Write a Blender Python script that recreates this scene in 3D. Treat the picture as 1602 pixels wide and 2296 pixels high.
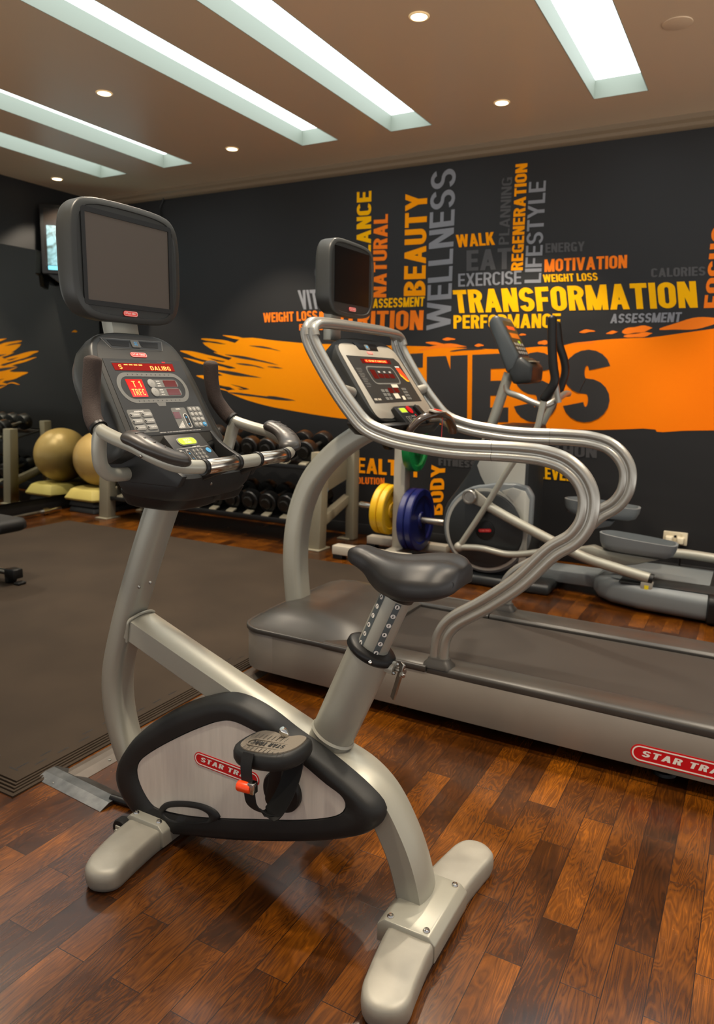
import bpy, bmesh, math, random
from mathutils import Vector, Matrix
random.seed(7)
for _o in list(bpy.data.objects): bpy.data.objects.remove(_o)
SC=bpy.context.scene; COL=SC.collection
PI=math.pi
# ------------------------------------------------------------------ camera
CAM_LENS=25.6052
CAM_ROWS=[[0.875602, -0.10314, 0.471893], [0.482713, 0.151326, -0.862606], [0.017559, 0.983088, 0.182288]]

cd=bpy.data.cameras.new('camera'); cam=bpy.data.objects.new('camera',cd); COL.objects.link(cam)
cd.sensor_fit='VERTICAL'; cd.sensor_height=36; cd.lens=CAM_LENS; cd.clip_start=.05
_m=Matrix([CAM_ROWS[0]+[0],CAM_ROWS[1]+[0],CAM_ROWS[2]+[1.3],[0,0,0,1]])
cam.matrix_world=_m
cd.dof.use_dof=True; cd.dof.focus_distance=1.78; cd.dof.aperture_fstop=4.6
SC.camera=cam
# ------------------------------------------------------------------ world, exposure
w=bpy.data.worlds.new('world'); SC.world=w; w.use_nodes=True
# added world fill: brighter below the horizon to lift the ceiling, dimmer grey above
_n=w.node_tree.nodes; _l=w.node_tree.links
_tc=_n.new('ShaderNodeTexCoord'); _sp=_n.new('ShaderNodeSeparateXYZ'); _l.new(_tc.outputs['Generated'],_sp.inputs[0])
_r=_n.new('ShaderNodeValToRGB'); _r.color_ramp.elements[0].position=.42; _r.color_ramp.elements[0].color=(1.9,1.84,1.74,1); _r.color_ramp.elements[1].position=.54; _r.color_ramp.elements[1].color=(.34,.34,.35,1)
_mr=_n.new('ShaderNodeMapRange'); _mr.inputs['From Min'].default_value=-1; _l.new(_sp.outputs[2],_mr.inputs['Value']); _l.new(_mr.outputs[0],_r.inputs[0])
_l.new(_r.outputs[0],_n['Background'].inputs[0]); _n['Background'].inputs[1].default_value=1.0
vs=SC.view_settings
SC.display_settings.display_device='sRGB'
vs.view_transform='Standard'; vs.look='None'; vs.gamma=1; vs.use_curve_mapping=False; vs.exposure=0.3
SC.cycles.use_denoising=True
SC.cycles.use_light_tree=True
SC.cycles.max_bounces=8; SC.cycles.diffuse_bounces=4; SC.cycles.glossy_bounces=5
SC.cycles.sample_clamp_indirect=6; SC.cycles.caustics_reflective=False; SC.cycles.caustics_refractive=False
SLOT_POWER=2.7      # brightness of the light panels in the ceiling slots
SPOT_POWER=125.0     # watts of each warm downlight
# ------------------------------------------------------------------ materials
MATS={}
def lin(c):
    return tuple((x/255/12.92 if x/255<=.04045 else ((x/255+.055)/1.055)**2.4) for x in c)
def mat(name,rgb,metal=0,rough=.5,bump=0,bscale=200,emit=0,coat=0,spec=.5,var=0,vscale=3,aniso=None):
    if name in MATS: return MATS[name]
    m=bpy.data.materials.new(name); m.use_nodes=True; nt=m.node_tree; N=nt.nodes; L=nt.links
    b=N['Principled BSDF']; c=lin(rgb)
    b.inputs['Base Color'].default_value=(*c,1); b.inputs['Metallic'].default_value=metal
    b.inputs['Roughness'].default_value=rough; b.inputs['Specular IOR Level'].default_value=spec
    if coat: b.inputs['Coat Weight'].default_value=coat; b.inputs['Coat Roughness'].default_value=.12
    if emit: b.inputs['Emission Color'].default_value=(*c,1); b.inputs['Emission Strength'].default_value=emit
    if bump or var:
        tc=N.new('ShaderNodeTexCoord'); mp=N.new('ShaderNodeMapping'); L.new(tc.outputs['Object'],mp.inputs['Vector'])
        if aniso: mp.inputs['Scale'].default_value=aniso
    if bump:
        n=N.new('ShaderNodeTexNoise'); n.inputs['Scale'].default_value=bscale; n.inputs['Detail'].default_value=3
        L.new(mp.outputs[0],n.inputs['Vector']); bp=N.new('ShaderNodeBump'); bp.inputs['Strength'].default_value=bump
        bp.inputs['Distance'].default_value=.002; L.new(n.outputs['Fac'],bp.inputs['Height']); L.new(bp.outputs[0],b.inputs['Normal'])
    if var:
        n=N.new('ShaderNodeTexNoise'); n.inputs['Scale'].default_value=vscale; n.inputs['Detail'].default_value=5
        L.new(mp.outputs[0],n.inputs['Vector']); r=N.new('ShaderNodeValToRGB')
        r.color_ramp.elements[0].position=.3; r.color_ramp.elements[1].position=.7
        r.color_ramp.elements[0].color=(*[x*(1-var) for x in c],1); r.color_ramp.elements[1].color=(*[min(1,x*(1+var)) for x in c],1)
        L.new(n.outputs['Fac'],r.inputs[0]); L.new(r.outputs[0],b.inputs['Base Color'])
        if not bump:
            mr=N.new('ShaderNodeMapRange'); mr.inputs['To Min'].default_value=max(.03,rough-.07); mr.inputs['To Max'].default_value=rough+.07
            L.new(n.outputs['Fac'],mr.inputs['Value']); L.new(mr.outputs[0],b.inputs['Roughness'])
    MATS[name]=m; return m
def nodes_mat(name):
    m=bpy.data.materials.new(name); m.use_nodes=True; MATS[name]=m
    return m,m.node_tree.nodes,m.node_tree.links,m.node_tree.nodes['Principled BSDF']
M_FRAME=mat('champagne_metal_paint',(156,155,144),metal=.3,rough=.36,bump=.03,bscale=900,spec=.5)
M_FOOT=mat('foot_paint',(150,147,137),metal=.25,rough=.45,var=.1,vscale=14)
M_RAIL=mat('silver_rail_paint',(158,156,149),metal=.6,rough=.3,coat=.35)
M_SIDE=mat('treadmill_side_paint',(136,130,121),metal=.3,rough=.42,var=.06,vscale=5)
M_SILVER=mat('silver_panel',(185,178,164),metal=.45,rough=.4,var=.06,vscale=6)
M_BRUSH=mat('brushed_panel',(214,211,203),metal=.25,rough=.36,var=.06,vscale=7,bump=.02,bscale=60,aniso=(14,1,1))
M_CHROME=mat('chrome',(215,212,205),metal=1,rough=.09)
M_SATIN=mat('satin_steel',(206,200,188),metal=1,rough=.2)
M_STEEL=mat('worn_steel',(150,146,138),metal=1,rough=.3,var=.2,vscale=25)
M_DARK=mat('charcoal_plastic',(30,31,31),rough=.5,spec=.35,bump=.06,bscale=700)
M_SHELL=mat('shell_grey_plastic',(46,47,45),rough=.42,spec=.4,bump=.04,bscale=800)
M_BLACK=mat('black_plastic',(16,16,16),rough=.42,spec=.35)
M_RUBBER=mat('black_rubber',(20,20,20),rough=.6,spec=.3)
M_FOAM=mat('brown_black_foam',(50,38,32),rough=.85,bump=.6,bscale=330)
M_PAD=mat('elbow_pad_rubber',(48,45,42),rough=.38)
M_SADDLE=mat('saddle_vinyl',(27,26,26),rough=.44,bump=.03,bscale=400)
M_FACE=mat('console_face_grey',(56,54,50),rough=.45,bump=.04,bscale=800,spec=.4)
M_OVERLAY=mat('overlay_dark',(42,41,39),rough=.42)
M_OVGREY=mat('overlay_grey',(112,111,106),rough=.45)
M_BTN=mat('button_grey',(150,148,142),rough=.4)
M_WHITE=mat('print_white',(225,222,215),rough=.5)
M_RED=mat('badge_red',(190,14,24),rough=.3)
M_REDDISP=mat('red_display_window',(120,14,12),rough=.12,emit=.35)
M_REDLIT=mat('red_display_lit',(235,20,14),rough=.12,emit=.7)
M_LED=mat('led_segments',(255,150,70),rough=.3,emit=1.5)
M_DKRED=mat('dark_red_window',(92,22,16),rough=.15)
M_LIME=mat('lime_button',(176,205,52),rough=.35,emit=.25)
M_BLUE=mat('blue_print',(70,150,200),rough=.4)
M_SCREEN=mat('screen_ceiling_sheen',(84,75,67),rough=.42,spec=.4)  # ceiling reflection put into the base colour as an even grey brown
M_SCREEN2=mat('black_screen_glass',(20,16,13),rough=.16,spec=.5)
M_TREAD=mat('pedal_tread',(112,104,92),rough=.7,bump=.5,bscale=260,aniso=(1,3,1))
M_ORANGE=mat('orange_clip',(235,70,20),rough=.35)
M_LINER=mat('treadmill_hood_plastic',(54,52,49),rough=.36,var=.08,vscale=5)
M_BELT=mat('tread_belt',(44,39,35),rough=.6,spec=.3,bump=.15,bscale=500,var=.12,vscale=2.2)
M_ELL=mat('elliptical_grey',(108,114,117),rough=.42)
M_ELLCON=mat('elliptical_console_grey',(62,68,71),rough=.42)
M_ELLBODY=mat('elliptical_light_panel',(176,176,168),metal=.3,rough=.45)
M_ELLDK=mat('elliptical_dark',(34,37,38),rough=.42)
M_RACK=mat('rack_grey_paint',(132,126,108),rough=.45)
M_TREE=mat('plate_tree_white',(180,174,160),rough=.4)
M_IRON=mat('dumbbell_rubber',(12,12,12),rough=.38)
M_HUB=mat('dumbbell_end_cap',(40,38,35),metal=.6,rough=.3)
M_YEL=mat('yellow_plate',(226,178,20),rough=.4)
M_BLU=mat('blue_plate',(14,26,92),rough=.38)
M_GRN=mat('green_plate',(12,118,58),rough=.35)
M_BALL=mat('gold_gym_ball',(190,160,96),metal=.15,rough=.35)
M_STEP=mat('step_deck_yellow',(196,180,100),rough=.6)
M_STEPD=mat('step_riser_black',(26,28,30),rough=.6)
M_MAT=mat('mat_rubber',(48,39,30),rough=.85,spec=.2,bump=.15,bscale=600,var=.2,vscale=2.5)
M_PLAST=mat('socket_plastic',(214,204,178),rough=.4)
M_ALU=mat('cable_cover_alloy',(104,104,103),metal=.85,rough=.34,var=.25,vscale=30)
M_PAPER=mat('print_paper',(214,204,185),rough=.6)
M_YTAG=mat('yellow_tag',(220,200,30),rough=.5)
M_GREYW=mat('mural_grey',(128,130,136),rough=.55)
M_DKW=mat('mural_dark_grey',(66,65,66),rough=.55)
M_YELW=mat('mural_yellow',(255,186,0),rough=.8,spec=.15)
M_AMBW=mat('mural_amber',(255,158,0),rough=.8,spec=.15)
M_ORGW=mat('mural_orange',(252,128,30),rough=.8,spec=.15)
M_BLKW=mat('mural_black',(38,36,36),rough=.55)
M_WALLDK=mat('black_wall',(16,16,17),rough=.6)
M_TRIM=mat('cornice_paint',(126,108,86),rough=.5)
M_DLRING=mat('downlight_ring_glow',(240,205,150),rough=.3,emit=.25)  # trim ring given a faint glow in place of lamp light on it
M_SLOT=mat('slot_white',(148,156,144),rough=.6)
def light_mat(name,rgb,strength):
    m,N,L,b=nodes_mat(name); N.remove(b); e=N.new('ShaderNodeEmission'); e.inputs[0].default_value=(*rgb,1); e.inputs[1].default_value=strength
    L.new(e.outputs[0],N['Material Output'].inputs[0]); return m
M_GLOW=light_mat('slot_light_panel',(.90,.98,1.0),SLOT_POWER)
M_BULB=light_mat('downlight_lamp',(1,.80,.52),9)
# mural wall, ceiling, floor, band, television picture
m,N,L,b=nodes_mat('mural_wall'); M_WALL=m
tc=N.new('ShaderNodeTexCoord'); n=N.new('ShaderNodeTexNoise'); n.inputs['Scale'].default_value=1.3; n.inputs['Detail'].default_value=2
L.new(tc.outputs['Object'],n.inputs['Vector']); r=N.new('ShaderNodeValToRGB'); r.color_ramp.elements[0].color=(*lin((31,31,32)),1); r.color_ramp.elements[1].color=(*lin((38,38,39)),1)
L.new(n.outputs['Fac'],r.inputs[0]); L.new(r.outputs[0],b.inputs['Base Color']); b.inputs['Roughness'].default_value=.55; b.inputs['Specular IOR Level'].default_value=.3
n2=N.new('ShaderNodeTexNoise'); n2.inputs['Scale'].default_value=2.2; mp=N.new('ShaderNodeMapping'); mp.inputs['Scale'].default_value=(.6,1,2.5); L.new(tc.outputs['Object'],mp.inputs[0]); L.new(mp.outputs[0],n2.inputs['Vector'])
bp=N.new('ShaderNodeBump'); bp.inputs['Strength'].default_value=.25; bp.inputs['Distance'].default_value=.02; L.new(n2.outputs['Fac'],bp.inputs['Height']); L.new(bp.outputs[0],b.inputs['Normal'])
m,N,L,b=nodes_mat('ceiling_paint'); M_CEIL=m
b.inputs['Base Color'].default_value=(*lin((210,184,152)),1); b.inputs['Roughness'].default_value=.36; b.inputs['Specular IOR Level'].default_value=.55
m,N,L,b=nodes_mat('mural_band_ink'); M_BAND=m
tc=N.new('ShaderNodeTexCoord'); sp=N.new('ShaderNodeSeparateXYZ'); L.new(tc.outputs['Object'],sp.inputs[0])
mr=N.new('ShaderNodeMapRange'); mr.inputs['From Min'].default_value=-4.4; mr.inputs['From Max'].default_value=-.2; L.new(sp.outputs[0],mr.inputs['Value'])
r=N.new('ShaderNodeValToRGB'); r.color_ramp.elements[0].color=(*lin((255,158,0)),1); r.color_ramp.elements[1].color=(*lin((255,124,0)),1)
L.new(mr.outputs[0],r.inputs[0]); L.new(r.outputs[0],b.inputs['Base Color']); b.inputs['Roughness'].default_value=.8; b.inputs['Specular IOR Level'].default_value=.15
m,N,L,b=nodes_mat('wood_planks'); M_WOOD=m
tc=N.new('ShaderNodeTexCoord'); mp=N.new('ShaderNodeMapping'); mp.inputs['Rotation'].default_value=(0,0,PI/2); L.new(tc.outputs['Object'],mp.inputs[0])
br=N.new('ShaderNodeTexBrick'); br.offset=.37; br.offset_frequency=2; br.squash=1
for k,v in (('Scale',1),('Mortar Size',.0011),('Mortar Smooth',.3),('Bias',0),('Brick Width',.48),('Row Height',.086)): br.inputs[k].default_value=v
br.inputs['Color1'].default_value=(0,0,0,1); br.inputs['Color2'].default_value=(1,1,1,1); br.inputs['Mortar'].default_value=(.25,.25,.25,1)
L.new(mp.outputs[0],br.inputs['Vector'])
# per-plank shift of the grain
cmb=N.new('ShaderNodeVectorMath'); cmb.operation='MULTIPLY_ADD'; cmb.inputs[1].default_value=(1,1,1)
sc=N.new('ShaderNodeVectorMath'); sc.operation='SCALE'; sc.inputs['Scale'].default_value=9; L.new(br.outputs['Color'],sc.inputs[0])
L.new(mp.outputs[0],cmb.inputs[0]); L.new(sc.outputs[0],cmb.inputs[2])
m2=N.new('ShaderNodeMapping'); m2.inputs['Scale'].default_value=(1.1,7,1); L.new(cmb.outputs[0],m2.inputs[0])
wv=N.new('ShaderNodeTexNoise'); wv.inputs['Scale'].default_value=2.4; wv.inputs['Detail'].default_value=3; wv.inputs['Distortion'].default_value=.6; L.new(m2.outputs[0],wv.inputs['Vector'])
ri=N.new('ShaderNodeMath'); ri.operation='MULTIPLY'; ri.inputs[1].default_value=36; L.new(wv.outputs['Fac'],ri.inputs[0])
fr=N.new('ShaderNodeMath'); fr.operation='PINGPONG'; fr.inputs[1].default_value=1; L.new(ri.outputs[0],fr.inputs[0])
m3=N.new('ShaderNodeMapping'); m3.inputs['Scale'].default_value=(4,90,1); L.new(cmb.outputs[0],m3.inputs[0])
fn=N.new('ShaderNodeTexNoise'); fn.inputs['Scale'].default_value=2.2; fn.inputs['Detail'].default_value=6; fn.inputs['Roughness'].default_value=.65; L.new(m3.outputs[0],fn.inputs['Vector'])
bl=N.new('ShaderNodeTexNoise'); bl.inputs['Scale'].default_value=6; bl.inputs['Detail'].default_value=5; L.new(cmb.outputs[0],bl.inputs['Vector'])
def mth(op,a,bb):
    x=N.new('ShaderNodeMath'); x.operation=op
    for i,q in enumerate((a,bb)):
        if isinstance(q,(int,float)): x.inputs[i].default_value=q
        else: L.new(q,x.inputs[i])
    return x.outputs[0]
sepc=N.new('ShaderNodeSeparateColor'); L.new(br.outputs['Color'],sepc.inputs[0])
f=mth('MULTIPLY',sepc.outputs[0],.24)
f=mth('ADD',f,mth('MULTIPLY',fr.outputs[0],.15)); f=mth('ADD',f,mth('MULTIPLY',fn.outputs['Fac'],.32)); f=mth('ADD',f,mth('MULTIPLY',bl.outputs['Fac'],.52))
f=mth('SUBTRACT',f,.16)
r=N.new('ShaderNodeValToRGB'); e=r.color_ramp.elements
e[0].position=.16; e[0].color=(*lin((24,12,4)),1); e[1].position=.86; e[1].color=(*lin((166,94,14)),1)
x=e.new(.40); x.color=(*lin((62,31,5)),1); x=e.new(.62); x.color=(*lin((102,56,8)),1)
L.new(f,r.inputs[0])
mx=N.new('ShaderNodeMix'); mx.data_type='RGBA'; L.new(br.outputs['Fac'],mx.inputs[0]); L.new(r.outputs[0],mx.inputs[6]); mx.inputs[7].default_value=(*lin((30,14,6)),1)
L.new(mx.outputs[2],b.inputs['Base Color'])
mr=N.new('ShaderNodeMapRange'); mr.inputs['To Min'].default_value=.13; mr.inputs['To Max'].default_value=.34; L.new(bl.outputs['Fac'],mr.inputs['Value']); L.new(mr.outputs[0],b.inputs['Roughness'])
b.inputs['Specular IOR Level'].default_value=.4; b.inputs['Coat Weight'].default_value=.35; b.inputs['Coat Roughness'].default_value=.16
bp=N.new('ShaderNodeBump'); bp.inputs['Strength'].default_value=.25; bp.inputs['Distance'].default_value=.0015
hh=mth('SUBTRACT',mth('MULTIPLY',fn.outputs['Fac'],.35),br.outputs['Fac']); L.new(hh,bp.inputs['Height']); L.new(bp.outputs[0],b.inputs['Normal'])
m,N,L,b=nodes_mat('television_picture'); M_TVPIC=m
tc=N.new('ShaderNodeTexCoord'); n=N.new('ShaderNodeTexNoise'); n.inputs['Scale'].default_value=9; n.inputs['Detail'].default_value=4; n.inputs['Distortion'].default_value=1.5
L.new(tc.outputs['Object'],n.inputs['Vector']); r=N.new('ShaderNodeValToRGB'); r.color_ramp.elements[0].position=.35; r.color_ramp.elements[0].color=(.01,.08,.07,1); r.color_ramp.elements[1].position=.6; r.color_ramp.elements[1].color=(.35,.72,.78,1)
L.new(n.outputs['Fac'],r.inputs[0]); L.new(r.outputs[0],b.inputs['Emission Color']); b.inputs['Emission Strength'].default_value=1.0; b.inputs['Base Color'].default_value=(.01,.01,.01,1)
m,N,L,b=nodes_mat('mirror_silver'); M_MIRROR=m
b.inputs['Base Color'].default_value=(.72,.76,.72,1); b.inputs['Metallic'].default_value=1; b.inputs['Roughness'].default_value=.02
# ------------------------------------------------------------------ geometry helpers (all return verts, faces in world metres)
def merge(*gs):
    V,F=[],[]
    for g in gs:
        k=len(V); V+=list(g[0]); F+=[tuple(i+k for i in f) for f in g[1]]
    return V,F
def box(x0,x1,y0,y1,z0,z1):
    V=[(x,y,z) for x in(x0,x1) for y in(y0,y1) for z in(z0,z1)]
    return V,[(0,1,3,2),(4,6,7,5),(0,4,5,1),(2,3,7,6),(0,2,6,4),(1,5,7,3)]
def ext(P0,P1):
    n=len(P0); return list(P0)+list(P1),[tuple(range(n)),tuple(range(2*n-1,n-1,-1))]+[(i,i+n,(i+1)%n+n,(i+1)%n) for i in range(n)]
def prism(poly,ax,a,b):
    def p(q,t): return {'x':(t,q[0],q[1]),'y':(q[0],t,q[1]),'z':(q[0],q[1],t)}[ax]
    return ext([p(q,a) for q in poly],[p(q,b) for q in poly])
class Pl:
    def __init__(s,o,u,v): s.o=Vector(o); s.u=Vector(u).normalized(); s.v=Vector(v).normalized(); s.n=s.u.cross(s.v)
    def __call__(s,a,b,h=0): return tuple(s.o+s.u*a+s.v*b+s.n*h)
def plate(pl,poly,h0,h1): return ext([pl(a,b,h0) for a,b in poly],[pl(a,b,h1) for a,b in poly])
def sheet(pl,poly,h=0): return [pl(a,b,h) for a,b in poly],[tuple(range(len(poly)))]
def spl(P,n=6,closed=False):
    P=[Vector(p if len(p)==3 else (*p,0)) for p in P]; d2=None; out=[]; N=len(P)
    rng=range(N) if closed else range(N-1)
    for i in rng:
        if closed: a,b,c,d=P[i-1],P[i],P[(i+1)%N],P[(i+2)%N]
        else:
            b,c=P[i],P[i+1]; a=P[i-1] if i else b*2-c; d=P[i+2] if i+2<N else c*2-b
        t0=0; t1=max(1e-6,(b-a).length**.5); t2=t1+max(1e-6,(c-b).length**.5); t3=t2+max(1e-6,(d-c).length**.5)
        for k in range(n):
            t=t1+(t2-t1)*k/n
            A1=a*((t1-t)/(t1-t0))+b*((t-t0)/(t1-t0)); A2=b*((t2-t)/(t2-t1))+c*((t-t1)/(t2-t1)); A3=c*((t3-t)/(t3-t2))+d*((t-t2)/(t3-t2))
            B1=A1*((t2-t)/(t2-t0))+A2*((t-t0)/(t2-t0)); B2=A2*((t3-t)/(t3-t1))+A3*((t-t1)/(t3-t1))
            out.append(B1*((t2-t)/(t2-t1))+B2*((t-t1)/(t2-t1)))
    if not closed: out.append(P[-1])
    return out
def spl2(P,n=6,closed=True): return [(v.x,v.y) for v in spl(P,n,closed)]
def in3(P,ax,c): return [{'x':(c,a,b),'y':(a,c,b),'z':(a,b,c)}[ax] for a,b in P]
def circ(r,n=14,ry=None): return [(r*math.cos(2*PI*i/n),(ry or r)*math.sin(2*PI*i/n)) for i in range(n)]
def rrect(w,h,r,n=4,cx=0,cy=0):
    r=min(r,w/2-1e-6,h/2-1e-6); P=[]
    for sx,sy,a in ((1,1,0),(-1,1,90),(-1,-1,180),(1,-1,270)):
        for k in range(n+1):
            t=math.radians(a+90*k/n); P.append((cx+sx*(w/2-r)+r*math.cos(t),cy+sy*(h/2-r)+r*math.sin(t)))
    return P
def sweep(path,sec,up=None,closed=False,scale=None,cap=True):
    P=[Vector(p) for p in path]; n=len(P); k=len(sec); V=[];F=[]
    T=[]
    for i in range(n):
        a=P[i-1] if (i or closed) else P[i]; b=P[(i+1)%n] if (i<n-1 or closed) else P[i]
        T.append((b-a).normalized())
    if up is None:
        N0=T[0].orthogonal().normalized(); Ns=[N0]
        for i in range(1,n):
            N0=N0-T[i]*N0.dot(T[i]); N0.normalize(); Ns.append(N0.copy())
    else: Ns=[(Vector(up)-T[i]*Vector(up).dot(T[i])).normalized() for i in range(n)]
    for i in range(n):
        B=T[i].cross(Ns[i]); s=1 if scale is None else scale[i]
        sx,sy=(s if isinstance(s,tuple) else (s,s))
        V+=[tuple(P[i]+Ns[i]*(a*sx)+B*(b*sy)) for a,b in sec]
    for i in range(n if closed else n-1):
        j=(i+1)%n
        for q in range(k): F.append((i*k+q,i*k+(q+1)%k,j*k+(q+1)%k,j*k+q))
    if not closed and cap: F+= [tuple(range(k-1,-1,-1)),tuple((n-1)*k+q for q in range(k))]
    return V,F
def tube(path,r,n=14,closed=False,scale=None): return sweep(path,circ(r,n),closed=closed,scale=scale)
def capsule(path,r,n=16,dome=.8):
    P=[Vector(p) for p in path]; ext_=[];sc=[]
    for side in (0,1):
        a,b=(P[0],P[1]) if side==0 else (P[-1],P[-2]); d=(a-b).normalized(); q=[]
        for k in range(5):
            t=PI/2*(k+1)/5; q.append((a+d*r*dome*math.sin(t),max(.04,math.cos(t))))
        ext_.append(q)
    path2=[p for p,_ in reversed(ext_[0])]+P+[p for p,_ in ext_[1]]
    sc=[s for _,s in reversed(ext_[0])]+[1]*len(P)+[s for _,s in ext_[1]]
    return tube(path2,r,n,scale=sc)
def lathe(prof,o,ax=(0,0,1),n=24,cap=True):
    ax=Vector(ax).normalized(); A=ax.orthogonal().normalized(); B=ax.cross(A); o=Vector(o); V=[];F=[]
    for r,h in prof: V+=[tuple(o+ax*h+(A*math.cos(2*PI*i/n)+B*math.sin(2*PI*i/n))*r) for i in range(n)]
    m=len(prof)
    for j in range(m-1):
        for i in range(n): F.append((j*n+i,j*n+(i+1)%n,(j+1)*n+(i+1)%n,(j+1)*n+i))
    if cap: F+= [tuple(range(n-1,-1,-1)),tuple((m-1)*n+i for i in range(n))]
    return V,F
def loft(rings,cap=True):
    k=len(rings[0]); V=[p for r in rings for p in r]; F=[]
    for i in range(len(rings)-1):
        for q in range(k): F.append((i*k+q,i*k+(q+1)%k,(i+1)*k+(q+1)%k,(i+1)*k+q))
    if cap: F+= [tuple(range(k-1,-1,-1)),tuple((len(rings)-1)*k+q for q in range(k))]
    return V,F
def ball(c,r,n=28,m=18):
    return lathe([(max(1e-4,r*math.sin(PI*j/m)),-r*math.cos(PI*j/m)) for j in range(m+1)],c,n=n,cap=False)
def ring(pl,outer,inner,h0,h1):
    n=len(outer); V=[];F=[]
    for pts,h in ((outer,h0),(outer,h1),(inner,h1),(inner,h0)): V+=[pl(a,b,h) for a,b in pts]
    for s in range(4):
        for i in range(n): F.append((s*n+i,s*n+(i+1)%n,((s+1)%4)*n+(i+1)%n,((s+1)%4)*n+i))
    return V,F
def bolt(p,ax,r=.007,h=.005): return lathe([(r,0),(r,h*.4),(r*.75,h*.9),(r*.42,h),(r*.42,h*.55),(.0005,h*.5)],p,ax,12)
# ------------------------------------------------------------------ object helpers
ORI={}
def obj(name,geo,m,parent=None,bevel=0,smooth=38,seg=2,sub=0,label=None,kind=None,loc=None):
    V,F=geo; me=bpy.data.meshes.new(name); o=bpy.data.objects.new(name,me); COL.objects.link(o)
    if parent is not None:
        base=ORI[parent.name]; o.parent=parent
    else:
        base=Vector(loc) if loc else Vector((0,0,0)); o.location=base
    ORI[o.name]=base
    me.from_pydata([tuple(Vector(v)-base) for v in V],[],F)
    bm=bmesh.new(); bm.from_mesh(me); bmesh.ops.remove_doubles(bm,verts=bm.verts,dist=1e-6)
    bmesh.ops.recalc_face_normals(bm,faces=bm.faces)
    if bevel:
        es=[e for e in bm.edges if len(e.link_faces)==2 and e.calc_face_angle(0)>math.radians(32)]
        bmesh.ops.bevel(bm,geom=es,offset=bevel,segments=seg,profile=.5,affect='EDGES',clamp_overlap=True)
    bm.to_mesh(me); bm.free()
    for p in me.polygons: p.use_smooth=True
    me.set_sharp_from_angle(angle=math.radians(smooth))
    if sub:
        md=o.modifiers.new('subsurf','SUBSURF'); md.levels=sub; md.render_levels=sub
    me.materials.append(m)
    if label: o['label']=label
    if kind: o['kind']=kind
    return o
def flat(name,geo,m,parent,**k):
    """printed marks: several separate coplanar faces, no merging"""
    V,F=geo; me=bpy.data.meshes.new(name); o=bpy.data.objects.new(name,me); COL.objects.link(o)
    base=ORI[parent.name]; o.parent=parent; ORI[o.name]=base
    me.from_pydata([tuple(Vector(v)-base) for v in V],[],F); me.materials.append(m)
    if 'label' in k: o['label']=k['label']
    return o
def thing(name,label,cat,loc,group=None):
    o=bpy.data.objects.new(name,None); COL.objects.link(o); o.location=loc; o.empty_display_size=.1
    ORI[o.name]=Vector(loc); o['label']=label; o['category']=cat
    if group: o['group']=group
    return o
def tag(o,label,cat,group=None):
    o['label']=label; o['category']=cat
    if group: o['group']=group
    return o
def copy_tree(root,loc,label,group=None):
    r=root.copy(); COL.objects.link(r); r.location=loc; r['label']=label
    if group: r['group']=group
    ORI[r.name]=Vector(loc)
    for ch in list(root.children):
        c=ch.copy(); COL.objects.link(c); c.parent=r
        for g in list(ch.children):
            d=g.copy(); COL.objects.link(d); d.parent=c
    return r
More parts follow.
